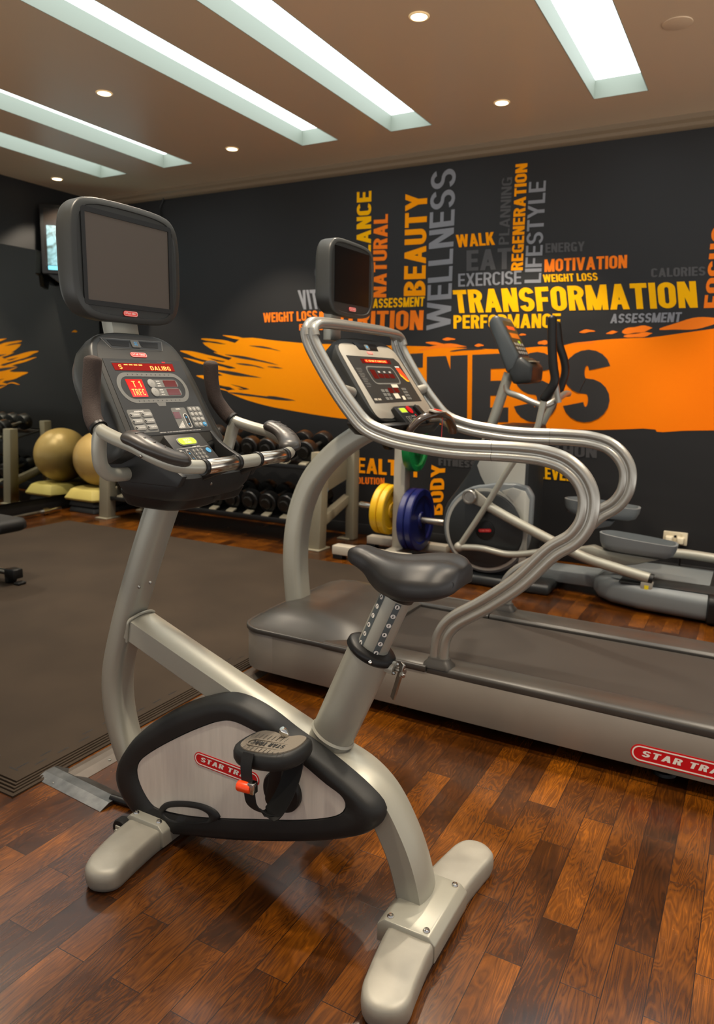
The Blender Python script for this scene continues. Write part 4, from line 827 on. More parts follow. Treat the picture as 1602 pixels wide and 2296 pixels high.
# ================================================================== treadmill
TY=2.82; TN=2.39
tm=thing('treadmill','silver treadmill with double tube handrails standing behind the bike','treadmill',(-.6,TY,0))
TS=Pl((0,TN,0),(1,0,0),(0,0,1)); TS.n=Vector((0,-1,0))
for s in (-1,1):
    y=TY+s*(TY-TN); yi=y-s*.02
    a=obj('side_panel',merge(prism([(-1.74,.055),(.30,.055),(.30,.205),(-1.74,.225)],'y',min(y,yi),max(y,yi))),M_SIDE,tm,bevel=.004)
    if s==-1: near_panel=a
    rail=[(y-s*0,.232),(y-s*0,.212),(y-s*.008,.206),(y-s*.14,.206),(y-s*.14,.226),(y-s*.13,.236),(y-s*.02,.244),(y-s*.006,.241)]
    obj('side_rail',prism(rail,'x',-1.0,.30),M_LINER,tm,bevel=.003)
    obj('side_rail',prism(rail,'x',-1.46,-1.005),M_LINER,tm,bevel=.003)
    for x in (-1.4,-.16): obj('levelling_foot',lathe([(.035,0),(.038,.004),(.034,.014),(.014,.016),(.014,.075)],(x,y-s*.1,0),n=20),M_BLACK,tm)
# silver nose wrapping the front below the hood
def hood(x0,hw,z,r,n=6): return [(a,b,z) for a,b in rrect(-1.30-x0,2*hw,r,n,(x0-1.30)/2,TY)]
nose=[(-1.70,TN),(-1.80,TN+.004),(-1.865,TN+.05),(-1.885,TN+.14),(-1.885,2*TY-TN-.14),(-1.865,2*TY-TN-.05),(-1.80,2*TY-TN-.004),(-1.70,2*TY-TN)]
nz=[(v.x,v.y) for v in spl([(a,b) for a,b in nose],4)]
obj('nose_panel',prism(nz+[(-1.70,2*TY-TN-.02),(-1.70,TN+.02)],'z',.055,.222),M_SIDE,tm,bevel=.004)
obj('base_frame',box(-1.65,.28,TN+.06,2*TY-TN-.06,.07,.17),M_BLACK,tm)
# motor hood: low front rim swelling up to the mast and down to the belt
hr=[]
def hsec(x,hw,zedge,zmid,flat_=.55):
    P=[]; n=16
    for i in range(n+1):
        t=-1+2*i/n; q=abs(t); z=zmid if q<flat_ else zedge+(zmid-zedge)*(.5+.5*math.cos(PI*(q-flat_)/(1-flat_)))
        P.append((x,TY+t*hw,z))
    return P+[(x,TY+hw*.995,zedge-.022),(x,TY-hw*.995,zedge-.022)]
for x,hw,ze,zm in ((-1.888,.27,.235,.237),(-1.882,.33,.238,.242),(-1.865,.385,.240,.256),(-1.83,.418,.242,.276),(-1.77,.430,.243,.295),(-1.70,.432,.243,.302),(-1.60,.432,.243,.300),(-1.52,.432,.242,.292),(-1.44,.430,.238,.272),(-1.38,.40,.232,.250),(-1.34,.36,.225,.232)):
    hr.append(hsec(x,hw,ze,zm))
obj('motor_hood',loft(hr),M_LINER,tm,smooth=60)
obj('hood_rim',sweep([(a,b,.232) for a,b in ([(-1.0,TN-.002)]+[(v.x,v.y) for v in spl(nose,4)]+[(-1.0,2*TY-TN+.002)])],rrect(.022,.016,.005,3),up=(0,0,1)),M_LINER,tm,smooth=50)
obj('running_belt',merge(box(-1.42,.27,TY-.285,TY+.285,.205,.217)),M_BELT,tm)
obj('belt_deck',box(-1.42,.27,TY-.33,TY+.33,.17,.204),mat('deck_laminate',(92,44,22),rough=.35),tm)
(bx0,bz0),(bx1,bz1)=[(-0.2596,0.1059),(-0.0353,0.1014)]
a_=math.atan2(bz1-bz0,bx1-bx0)
badge(TS,bx0+.165,(bz0+bz1)/2,.335,.062,0,near_panel)
# handrails: two parallel tubes in one vertical plane on each side
mid=[(-0.9604,0.2445),(-0.9625,0.2954),(-0.9536,0.3568),(-0.9188,0.4136),(-0.795,0.5066),(-0.6771,0.6083),(-0.5697,0.7322),(-0.5036,0.7838),(-0.4718,0.8346),(-0.4617,0.8917),(-0.4682,0.9413),(-0.496,0.9904),(-0.5484,1.0321),(-0.6185,1.0525),(-0.7146,1.0582),(-0.9341,1.056),(-1.0718,1.0659),(-1.1937,1.0835),(-1.2954,1.1197),(-1.3659,1.187),(-1.4333,1.2688),(-1.5012,1.365),(-1.5388,1.4268)]
mid[0]=(mid[1][0],.24)
mid=mid+[(mid[-1][0]-.012,mid[-1][1]+.035),(mid[-1][0]-.012,mid[-1][1]+.055)]
MS=spl(mid,5)
def offs(P,d):
    out=[]
    for i,p in enumerate(P):
        a=P[max(0,i-1)]; b=P[min(len(P)-1,i+1)]; t=(b-a).normalized(); out.append((p.x-t.y*d,p.y+t.x*d))
    return out
inn=offs(MS,.0175); out_=offs(MS,-.0175)
for s in (-1,1):
    y=TY+s*(TY-2.425)
    hrl=obj('handrail',tube([(x,y,z) for x,z in inn],.0185,14),M_RAIL,tm,smooth=60)
    obj('handrail_tube',tube([(x,y,z) for x,z in out_],.0185,14),M_RAIL,hrl,smooth=60)
    obj('rail_web',sweep([(p.x,y,p.y) for p in MS],rrect(.020,.024,.004,2),up=(0,1,0)),M_RAIL,hrl,smooth=60)
    q=mid[0]; x=q[0]
    obj('handrail_foot',loft([[(x+a,y+b,z) for a,b in rrect(w_,d_,.02,4)] for w_,d_,z in ((.115,.075,.236),(.112,.072,.248),(.088,.052,.262),(.082,.046,.272))]),M_LINER,tm,smooth=40)
    k=min(range(len(MS)),key=lambda i:abs(MS[i].x-(-.80)) if MS[i].y>.9 else 9)
    p=MS[k]; t=(MS[k+1]-MS[k-1]).normalized()
    obj('rail_joint',merge(*[tube([(P[k][0],y,P[k][1]),(P[k][0]+.0015,y,P[k][1])],.0189,14) for P in (inn,out_)]),M_DARK,hrl)
tp=inn[-1]; tq=out_[-1]; yn_,yf_=2.425,2*TY-2.425
obj('top_bar',tube(spl([(tp[0]+.012,yn_,tp[1]-.03),(tp[0]+.004,yn_+.006,tp[1]+.0),(tp[0],yn_+.035,tp[1]+.022),(tp[0]-.002,yn_+.09,tp[1]+.030),(tp[0]-.002,TY,tp[1]+.034),(tp[0]-.002,yf_-.09,tp[1]+.030),(tp[0],yf_-.035,tp[1]+.022),(tp[0]+.004,yf_-.006,tp[1]+.0),(tp[0]+.012,yf_,tp[1]-.03)],6),.0185,14),M_RAIL,tm,smooth=60)
obj('top_bar',tube(spl([(tq[0]+.012,yn_,tq[1]-.03),(tq[0]+.004,yn_+.004,tq[1]-.005),(tq[0]+.0,yn_+.035,tq[1]+.014),(tq[0]-.0,yn_+.09,tq[1]+.02),(tq[0],TY,tq[1]+.022),(tq[0],yf_-.09,tq[1]+.02),(tq[0],yf_-.035,tq[1]+.014),(tq[0]+.004,yf_-.004,tq[1]-.005),(tq[0]+.012,yf_,tq[1]-.03)],6),.0185,14),M_RAIL,tm,smooth=60)
# mast
ms=spl([(-1.80,TY-.085,.27),(-1.815,TY-.085,.45),(-1.81,TY-.08,.60),(-1.785,TY-.07,.73),(-1.725,TY-.06,.86),(-1.63,TY-.04,.97),(-1.52,TY-.03,1.05),(-1.42,TY-.02,1.10)],6)
obj('mast',sweep(ms,rrect(.115,.09,.028,4),up=(0,1,0)),M_FRAME,tm,smooth=50)
# console
TC=Pl((-1.348,TY,1.1966),(0,1,0),(-.133,0,.1853))
tf=[(v.x,v.y) for v in spl(sym([(0,.329),(.10,.327),(.19,.318),(.255,.292),(.288,.24),(.296,.16),(.298,.04),(.290,-.04),(.25,-.078),(.12,-.088)]),3)]
def tr_(s,h,dv=0): return [TC(a*s,(b-.12)*s+.12+dv,h) for a,b in tf]
tc_=obj('console_housing',loft([tr_(.62,-.12),tr_(.85,-.10),tr_(.98,-.06),tr_(1.0,-.02),tr_(.985,-.002),tr_(.96,.0)]),M_SHELL,tm,smooth=50)
fp=[(v.x,v.y) for v in spl(sym([(0,.285),(.10,.285),(.115,.290),(.17,.293),(.225,.285),(.255,.262),(.264,.20),(.272,.06),(.276,-.04),(.262,-.066),(.22,-.070),(.13,-.070),(.118,-.045),(0,-.045)]),3)]
obj('face_plate',plate(TC,fp,0,.003),M_SILVER,tc_,bevel=.001,label='silver face plate')
obj('overlay_panel',plate(TC,[(-.232,.229),(.20,.229),(.226,.205),(.227,0),(-.228,0)],.003,.0042),M_OVERLAY,tc_)
obj('fan_recess',plate(TC,[(-.105,.300),(.100,.300),(.088,.262),(-.085,.262)],.0,.0040),M_BLACK,tc_,bevel=.001)
obj('fan_key',plate(TC,rrect(.034,.026,.004,3,-.005,.278),.004,.006),M_OVGREY,tc_)
flat('fan_symbol',sheet(TC,[(-.005+a,.279+b) for a,b in circ(.007,8)],.0064),M_BLUE,tc_)
badge(TC,-.004,.250,.050,.014,0,tc_,h=.003,lit=True)
def twin(name,q,m,h0=.0042,h1=.005,**k): return obj(name,plate(TC,q,h0,h1),m,tc_,**k)
twin('message_display',[(-.130,.2155),(.147,.219),(.140,.196),(-.131,.193)],M_DKRED)
md=twin('message_display_lit',[(-.100,.2115),(.108,.2135),(.104,.200),(-.098,.199)],M_REDLIT,.005,.0054,label='bright red lit line')
flat('display_text',print_line('CONTINUE',TC,.003,.2062,.19,.009,h=.0057,t=.15,gap=.2),M_LED,md)
obj('track_ring',ring(TC,rrect(.262,.092,.03,6,-.002,.135),rrect(.246,.078,.024,6,-.002,.135),.0042,.0048),M_OVGREY,tc_)
twin('readout',rrect(.042,.045,.002,2,-.083,.140),M_DKRED)
for x in (-.030,.022,.074): twin('readout',rrect(.044,.022,.002,2,x,.1315),M_DKRED)
flat('readout_print',merge(*[print_line(s,TC,x,.152,.018,.008,h=.0046,t=.2) for x,s in ((-.03,'TIME'),(.022,'DIST'),(.074,'RATE'))]),M_WHITE,tc_)
twin('heat_chart',[(.158,.175),(.200,.176),(.218,.135),(.220,.108),(.205,.110),(.163,.150)],mat('chart_orange',(226,72,28),rough=.4),label='orange red chart print')
twin('heat_chart',[(.163,.150),(.205,.110),(.220,.108),(.219,.102),(.195,.104),(.164,.133)],mat('chart_yellow',(246,190,40),rough=.4),label='yellow chart print')
flat('chart_title',merge(sheet(TC,rc(.158,.200,.179,.185),.0046)),M_WHITE,tc_)
flat('side_print',merge(*[sheet(TC,rc(-.215,-.17-.01*(i%3==2),.165-.008*i,.1675-.008*i),.0046) for i in range(12)]),M_OVGREY,tc_)
for i in range(3):
    for j in range(2): obj('program_key',plate(TC,rrect(.026,.014,.003,2,-.098+.034*j,.057-.019*i),.0042,.0054),M_OVGREY,tc_)
twin('readout',rrect(.042,.026,.002,2,-.020,.058),M_DKRED); twin('readout',rrect(.042,.026,.002,2,.035,.060),M_DKRED)
obj('paper_note',plate(TC,rrect(.060,.016,.001,1,.040,.080),.0050,.0054),M_PAPER,tc_); obj('paper_note',plate(TC,rrect(.046,.026,.001,1,.005,.030),.0042,.005),M_PAPER,tc_)
for i in range(4):
    for j in range(3): obj('number_key',plate(TC,rrect(.011,.012,.003,2,.098+.015*j,.064-.016*i),.0042,.0052),M_OVGREY,tc_)
flat('corner_print',merge(print_line('FUEL TRAC',TC,-.185,.017,.06,.009,h=.0046,t=.2),sheet(TC,rc(.05,.075,.01,.03),.0046)),M_PAPER,tc_)
tl=obj('console_tray',loft([[(x_,TY+b,z) for x_,b,z in [(-1.36+a,b,z) for a,b in rrect(.22*s,.56*s2,.09*s,5)]] for s,s2,z in ((.7,.5,1.055),(.95,.85,1.07),(1.05,.98,1.095),(1.1,1.02,1.115),(1.05,.99,1.122))]),M_BLACK,tm,smooth=50)
TPD=Pl((-1.238,TY,1.11),(0,1,0),(-.0785,0,.077))
tpo=obj('keypad_pod',plate(TPD,rrect(.256,.115,.01,3,0,.05),-.07,0),M_BLACK,tm,bevel=.004)
obj('start_key',plate(TPD,rrect(.062,.030,.006,4,-.075,.080),0,.003),M_OVGREY,tpo); obj('start_key_face',plate(TPD,rrect(.054,.023,.005,4,-.075,.080),.003,.004),M_LIME,tpo,label='lime green start key')
obj('stop_key',lathe([(.021,0),(.021,.003),(.001,.004)],TPD(-.008,.082,0),TPD.n,22,cap=False),M_RED,tpo,label='round red stop key')
obj('pod_rail',plate(TPD,rrect(.022,.10,.01,4,.055,.05),0,.014),M_BLACK,tpo,bevel=.003)
for x in (-.085,-.06): obj('arrow_key',ring(TPD,rrect(.017,.038,.005,3,x,.03),rrect(.0145,.0355,.004,3,x,.03),0,.001),M_BTN,tpo)
for i in range(3):
    for j in range(3): obj('number_key',plate(TPD,rrect(.009,.009,.003,2,-.035+.014*j,.047-.014*i),0,.001),M_OVGREY,tpo)
obj('side_key',plate(TPD,rrect(.010,.010,.003,2,.012,.052),0,.001),M_RED,tpo)
for s in (-1,1):
    y0=TY+s*.30; obj('console_bracket',merge(tube([(-1.415,y0-s*.03,1.235),(-1.405,TY+s*.385,1.25)],.022,14)),M_FOOT,tm,smooth=40)
# centre grip bar with a red stop key
P=spl([tuple(Vector((a,b,c))) for a,b,c in [(-1.235,TY-.155,1.075),(-1.215,TY-.145,1.11),(-1.19,TY-.125,1.140),(-1.165,TY-.085,1.155),(-1.15,TY-.02,1.155),(-1.15,TY+.05,1.140),(-1.155,TY+.11,1.110),(-1.16,TY+.15,1.085),(-1.165,TY+.165,1.075)]],5)
gbar=obj('grip_bar',sweep(P,[(.015*math.cos(2*PI*i/14),.022*math.sin(2*PI*i/14)) for i in range(14)],up=(0,0,1)),mat('glossy_dark_bar',(64,50,40),rough=.2,coat=.5),tm,smooth=60)
GP=Pl((-1.152,TY-.045,1.169),(0,1,-.05),(-1,0,.25))
gpp=obj('grip_plate',plate(GP,rrect(.125,.036,.012,4,0,0),-.004,.003),M_SILVER,gbar,bevel=.001)
obj('stop_key',plate(GP,rrect(.036,.028,.005,3,0,0),.003,.006),mat('stop_red',(225,42,22),rough=.35),gbar,bevel=.001,label='red stop key')
obj('safety_cord',tube([(-1.14,TY-.02,1.145),(-1.142,TY-.02,1.06)],.0018,6),M_RED,gbar)
# monitor
obj('monitor_post',prism([(-1.66,1.45),(-1.62,1.45),(-1.62,1.68),(-1.66,1.68)],'y',TY-.115,TY-.03),M_FRAME,tm,bevel=.006)
TM=Pl((-1.583,TY,1.70),(0,1,0),(0,0,1))
to=spl2([(-.165,.142),(-.140,.155),(0,.160),(.140,.152),(.170,.138),(.188,.11),(.195,0),(.190,-.09),(.165,-.125),(.125,-.142),(0,-.148),(-.125,-.142),(-.165,-.125),(-.190,-.09),(-.195,0),(-.188,.11)],4)
def tmr(s,h): return [TM(a*s,(b-.005)*s+.005,h) for a,b in to]
tmo=obj('monitor_casing',loft([tmr(.72,-.085),tmr(.93,-.074),tmr(.985,-.066),tmr(.995,-.055),tmr(1.003,-.008),tmr(.998,-.002),tmr(.985,0),tmr(.91,.001),tmr(.895,-.003)]),M_SHELL,tm,smooth=45)
obj('screen',plate(TM,rrect(.297,.222,.002,3,0,.016),-.003,-.0005),M_SCREEN2,tmo,label='switched off black screen')
badge(TM,-.0,-.1155,.060,.017,0,tmo,h=.0,lit=True)
# ================================================================== elliptical trainer by the mural wall
EY=4.60
el=thing('elliptical_trainer','grey elliptical trainer with a round dark flywheel disc, by the mural wall','elliptical trainer',(-.9,EY,0))
def yplate(name,P,y0,y1,m,par,bevel=0,**k): return obj(name,prism(P,'y',y0,y1),m,par,bevel,**k)
# upright body: light panel between dark edge bands, disc housing at its foot
body=[(-1.60,.10),(-1.75,.25),(-1.76,.46),(-1.69,.58),(-1.60,.72),(-1.53,.90),(-1.46,1.02),(-1.215,1.02),(-1.212,.84),(-1.21,.30),(-1.215,.06),(-1.45,.02)]
yplate('body',spl2(body[:7],3,False)+body[7:],EY-.19,EY+.19,M_ELLDK,el,.02,label='dark outer body')
pan=[(-1.46,.60),(-1.52,.70),(-1.545,.76),(-1.49,.88),(-1.43,1.00),(-1.235,1.00),(-1.23,.30),(-1.26,.10)]
yplate('body_panel',pan,EY-.20,EY-.185,M_ELLBODY,el,.004,label='light grey body panel')
wc=(-1.455,.362)
hb_=[(wc[0]+.285*math.cos(a),wc[1]+.285*math.sin(a)) for a in [math.radians(95+ (265*i/30)) for i in range(31)]]
hsP=hb_+[(-1.165,.40),(-1.165,.60),(-1.20,.655),(-1.27,.67),(-1.40,.665)]
hs=yplate('disc_housing',hsP,EY-.235,EY-.18,M_ELL,el,.012,smooth=60)
EP=Pl((wc[0],EY-.24,wc[1]),(1,0,0),(0,0,1)); EP.n=Vector((0,-1,0))
obj('housing_liner',ring(EP,[(.265*math.cos(2*PI*i/60),.265*math.sin(2*PI*i/60)) for i in range(60)],[(.246*math.cos(2*PI*i/60),.246*math.sin(2*PI*i/60)) for i in range(60)],-.006,.003),M_ELLBODY,el)
yplate('housing_liner',[(-1.235,.16),(-1.185,.18),(-1.185,.58),(-1.215,.63),(-1.29,.645),(-1.36,.62),(-1.28,.54),(-1.215,.42),(-1.212,.30)],EY-.243,EY-.23,M_ELLBODY,el,.002)
dk=obj('flywheel_disc',lathe([(.243,0),(.243,.006),(.236,.010),(.06,.012),(.058,.008),(.001,.008)],(wc[0],EY-.245,wc[1]),(0,-1,0),64,cap=False),M_ELLDK,el,smooth=30,label='round dark disc')
obj('disc_hub',lathe([(.062,0),(.062,.006),(.056,.009),(.001,.009)],(wc[0]+.005,EY-.255,wc[1]),(0,-1,0),36,cap=False),M_BLACK,dk)
EB=Pl((wc[0]+.005,EY-.2645,wc[1]),(1,0,0),(0,0,1)); EB.n=Vector((0,-1,0))
obj('hub_badge',plate(EB,pill(.085,.022,0,0,.12),0,.001),M_RED,dk)
flat('hub_lettering',print_line('STAR TRAC',EB,0,0,.066,.010,ang=.12,h=.0013,t=.22,gap=.1),mat('badge_pink',(232,120,110),rough=.5),dk)
obj('stand_base',merge(box(-1.78,-1.02,EY-.28,EY+.28,.0,.07)),M_ELLDK,el,bevel=.025,smooth=50)
# crank, links and handles (near side and far side)
cp=(-1.545,.575)
def far(P): return [(x,2*EY-y,z) for x,y,z in P]
yl=EY-.31
near_link=[(-1.60,yl,.245),(-1.45,yl,.50),(-1.30,yl,.775),(-1.24,yl,.87),(-1.19,yl,.945),(-1.147,yl,1.022),(-1.128,yl,1.12),(-1.112,yl,1.205)]
obj('crank_arm',merge(prism([(cp[0]-.03,cp[1]-.03),(cp[0]+.02,cp[1]+.045),(-1.40,.54),(-1.42,.49)],'y',EY-.285,EY-.265)),M_FOOT,el,bevel=.006)
obj('crank_pivot',lathe([(.046,0),(.046,.05),(.040,.056),(.034,.056),(.030,.050),(.001,.050)],(cp[0],EY-.27,cp[1]),(0,-1,0),32,cap=False),M_STEEL,el,smooth=35)
obj('pedal_arm',tube(spl([(-1.43,EY-.29,.525),(-1.29,EY-.29,.462),(-1.0,EY-.29,.345),(-.83,EY-.29,.28),(-.62,EY-.29,.235),(-.455,EY-.29,.205)],5),.030,14),M_FRAME,el,smooth=60)
obj('arm_end',tube([(-.46,EY-.29,.2055),(-.438,EY-.29,.2015)],.0305,14),M_BLACK,el)
obj('roller_bracket',box(-.50,-.435,EY-.315,EY-.265,.125,.185),M_FOOT,el,bevel=.005)
obj('yellow_tag',box(-.478,-.455,EY-.3165,EY-.315,.145,.168),M_YTAG,el)
lk=obj('handle_link',tube(spl(near_link,5),.019,12),M_FRAME,el,smooth=60)
obj('link_joint',ball((-1.60,yl,.245),.032,18,12),M_FOOT,el)
obj('lower_link',tube(spl([(-1.60,yl,.245),(-1.45,yl,.255),(-1.28,yl,.24),(-1.12,yl,.27),(-1.0,yl,.31),(-.88,yl,.34)],5),.021,12),M_FRAME,el,smooth=60)
obj('grip',capsule(spl([(-1.116,yl,1.195),(-1.08,yl,1.25),(-1.061,yl,1.305),(-1.075,yl,1.38),(-1.09,yl,1.50),(-1.098,yl,1.645)],6),.026,12),M_BLACK,lk,smooth=70,label='black moving handle grip')
fl=[(-1.36,2*EY-yl,.86),(-1.283,2*EY-yl,.998),(-1.218,2*EY-yl,1.149),(-1.176,2*EY-yl,1.25)]
lk2=obj('handle_link',tube(spl(fl,5),.021,12),M_FRAME,el,smooth=60)
obj('grip',capsule(spl([(-1.178,2*EY-yl,1.235),(-1.15,2*EY-yl,1.36),(-1.165,2*EY-yl,1.44),(-1.20,2*EY-yl,1.53),(-1.225,2*EY-yl,1.66)],6),.026,12),M_BLACK,lk2,smooth=70,label='black moving handle grip')
obj('pedal_arm',tube(spl([(-1.20,EY+.29,.24),(-1.0,EY+.29,.17),(-.78,EY+.29,.175),(-.60,EY+.29,.22),(-.35,EY+.29,.245),(-.08,EY+.29,.235)],5),.030,14),M_FRAME,el,smooth=60)
obj('roller_bracket',box(-.13,-.06,EY+.265,EY+.315,.13,.21),M_FOOT,el,bevel=.005)
obj('yellow_tag',box(-.11,-.085,EY+.2635,EY+.265,.15,.175),M_YTAG,el)
# foot plates: shallow trays with a raised rim
def footplate(x0,x1,yc,z0,sl):
    hw=.085; r=[(x0+.0,0),(x0+.03,.7),(x0+.10,1),(x1-.08,1),(x1,.75),(x1,-.75),(x1-.08,-1),(x0+.10,-1),(x0+.03,-.7)]
    P=spl2([(a,b*hw) for a,b in r],3)
    cx=(x0+x1)/2
    def rg(s,dz): return [(cx+(a-cx)*s,yc+b*s,z0+sl*(a-x0)+dz+(.018*(1-abs((a-x0)/(x1-x0)-.1)) if dz>.03 else 0)) for a,b in P]
    return obj('foot_plate',loft([rg(.86,-.040),rg(.96,-.032),rg(1.03,0),rg(1.06,.036),rg(1.0,.038),rg(.97,.0),rg(.95,-.010)]),M_ELL,el,smooth=60)
footplate(-.76,-.36,EY-.16,.365,-.03); footplate(-1.05,-.62,EY+.16,.50,-.02)
obj('plate_carrier',prism([(-.75,.315),(-.42,.30),(-.55,.25),(-.62,.235),(-.90,.30),(-.80,.33)],'y',EY-.20,EY-.12),M_FRAME,el,bevel=.01)
obj('plate_carrier',prism([(-.92,.44),(-.74,.435),(-.76,.40),(-.86,.37)],'y',EY+.12,EY+.2),M_ELL,el,bevel=.01)
# rear track pod
tp_=[]
for x,hw,z0,z1 in ((-.80,.06,.06,.09),(-.785,.13,.04,.125),(-.74,.20,.025,.150),(-.66,.25,.018,.165),(-.50,.29,.015,.165),(-.20,.31,.012,.16),(.25,.31,.012,.155)):
    tp_.append([(x,EY+a,(z0+z1)/2+b) for a,b in rrect(2*hw*1.12,z1-z0,.05,5)])
obj('track_housing',loft(tp_),M_ELL,el,smooth=60)
obj('track_end_cover',loft([[(x,EY+a,.085+b) for a,b in rrect(.735*k,.165*k,.05,5)] for x,k in ((-.155,.9),(-.14,1),(.25,1))]),M_BLACK,el,smooth=60,label='dark end cover of the track housing')
obj('track_rail',box(-.62,.2,EY-.30,EY-.12,.160,.168),M_ELLDK,el,bevel=.003)
obj('rail_beam',merge(box(-1.2,-.6,EY-.10,EY+.10,.05,.13)),M_ELL,el,bevel=.01)
obj('rear_roller',lathe([(.055,-.30),(.07,-.28),(.07,.28),(.055,.30)],(.06,EY,.19),(0,1,0),24),M_ELLDK,el)
# console on its slanted mast with fixed bar
obj('console_mast',tube([(-1.66,EY,.55),(-1.43,EY,1.34)],.033,16),M_FRAME,el,smooth=60)
ec=obj('console',prism([(-1.545,1.645),(-1.515,1.688),(-1.478,1.688),(-1.335,1.44),(-1.36,1.36),(-1.405,1.335)],'y',EY-.135,EY+.135),M_ELLCON,el,.02,smooth=45)
EC=Pl((-1.335,EY,1.44),(0,1,0),(-.143,0,.248))
eo=obj('console_overlay',plate(EC,rrect(.23,.235,.02,4,0,.135),-.004,.002),M_OVERLAY,ec)
for i in range(3):
    for j in range(4): obj('console_key',plate(EC,rrect(.03,.018,.003,2,-.075+.05*j,.03+.03*i),.002,.004),M_BTN,eo) 
obj('console_display',plate(EC,rrect(.17,.035,.003,2,0,.150),.002,.003),mat('amber_display',(176,84,20),rough=.3,emit=.3),ec)
obj('console_display',plate(EC,rrect(.15,.025,.003,2,0,.205),.002,.003),mat('orange_display',(200,60,30),rough=.3,emit=.3),ec)
obj('start_key',plate(EC,rrect(.04,.02,.006,3,.03,.105),.002,.004),M_LIME,ec)
obj('console_tray',prism([(-1.40,1.35),(-1.36,1.42),(-1.325,1.445),(-1.245,1.385),(-1.25,1.285),(-1.365,1.272)],'y',EY-.135,EY+.135),M_ELLDK,el,.02,smooth=45)
obj('tray_lip',box(-1.30,-1.255,EY-.09,EY+.06,1.408,1.416),M_RACK,el,bevel=.004)
obj('fixed_bar',tube(spl([(-1.42,EY-.08,1.26),(-1.39,EY-.13,1.225),(-1.30,EY-.18,1.20),(-1.20,EY-.20,1.165),(-1.14,EY-.20,1.15),(-1.09,EY-.16,1.18),(-1.06,EY-.05,1.22),(-1.06,EY+.05,1.22)],6),.019,12),M_RAIL,el,smooth=60)
obj('fixed_grip',capsule([(-1.09,EY-.19,1.28),(-1.10,EY-.19,1.40)],.022,12),M_CHROME,el)
obj('fixed_bar_post',tube([(-1.06,EY-.185,1.17),(-1.09,EY-.19,1.30)],.018,12),M_RAIL,el)
# ================================================================== dumbbell rack along the wall
RX0,RX1=-5.10,-2.86
rk=thing('dumbbell_rack','grey two tier dumbbell rack standing along the mural wall','dumbbell rack',((RX0+RX1)/2,4.85,0))
for xp in (RX0,RX1):
    obj('upright',prism([(4.56,0),(4.66,0),(4.70,.74),(4.61,.74)],'x',xp-.065,xp+.045),M_RACK,rk,bevel=.008,label='broad grey front upright')
    obj('upright',prism([(5.03,0),(5.12,0),(5.12,.80),(5.03,.80)],'x',xp-.03+.03*(xp==RX1),xp+.045+.03*(xp==RX1)),M_RACK,rk,bevel=.008,label='grey back upright')
    obj('foot_pad',box(xp-.08,xp+.06,4.53,4.70,0,.012),M_RACK,rk,bevel=.003); obj('foot_pad',box(xp-.065,xp+.045,5.01,5.14,0,.012),M_RACK,rk,bevel=.003)
    if xp==RX1: obj('gusset',prism([(4.66,.73),(5.06,.80),(5.06,.50),(4.66,.42)],'x',xp-.012,xp+.012),M_RACK,rk,bevel=.003)
    obj('strut',prism([(4.63,.16),(5.06,.30),(5.06,.37),(4.63,.24)],'x',xp-.03,xp+.03),M_RACK,rk,bevel=.005)
GPl=Pl((RX1+.0125,4.86,.48),(0,1,.3),(0,0,1)); GPl.n=Vector((1,0,0))
flat('rack_plate',sheet(GPl,rc(-.16,-.13,-.012,.018),.0004),M_BLUE,rk)
def shelf(z):
    obj('shelf',prism([(4.60,z),(4.60,z+.035),(4.615,z+.035),(4.62,z+.012),(5.03,z+.105),(5.03,z+.125),(5.045,z+.125),(5.045,z+.09)],'x',RX0+.04,RX1-.04),M_BLACK,rk,bevel=.003)
    for i in range(12):
        x=RX0+.16+i*(RX1-RX0-.3)/11
        obj('saddle_cradle',prism([(4.605,z+.03),(4.665,z+.047),(4.665,z+.062),(4.605,z+.045)],'x',x-.035,x+.035),M_RACK,rk,bevel=.004)
shelf(.17); shelf(.60)
# one dumbbell (axis along y, near end toward the room), then copies
ORD=['first','second','third','fourth','fifth','sixth','seventh','eighth','ninth','tenth','eleventh','twelfth']
def dumbbell(loc,label,group):
    d=thing('dumbbell',label,'dumbbell',loc,group); x,y,z=loc; ax=Vector((0,1,.225)).normalized(); o=Vector(loc)
    obj('handle',lathe([(.016,-.10),(.018,0),(.016,.10)],o,ax,14),M_STEEL,d)
    for s in (-1,1):
        hd=obj('head',lathe([(.05,.075),(.078,.080),(.082,.088),(.082,.150),(.076,.158),(.052,.160),(.050,.156)],o,ax*s,26),M_IRON,d,smooth=35)
        obj('end_cap',lathe([(.046,.152),(.046,.178),(.038,.184),(.001,.185)],o,ax*s,20,cap=False),M_HUB,hd,smooth=35)
    return d
proto=None
for z,tier in ((.17,'lower'),(.60,'upper')):
    for i in range(12):
        x=RX1-.155-i*(RX1-RX0-.30)/11; loc=(x,4.815,z+.165)
        lb='black dumbbell on the %s rack shelf, %s from the end beside the plate tree'%(tier,ORD[i])
        g='dumbbells on the %s rack shelf'%tier
        if proto is None: proto=dumbbell(loc,lb,g)
        else: copy_tree(proto,loc,lb,g)
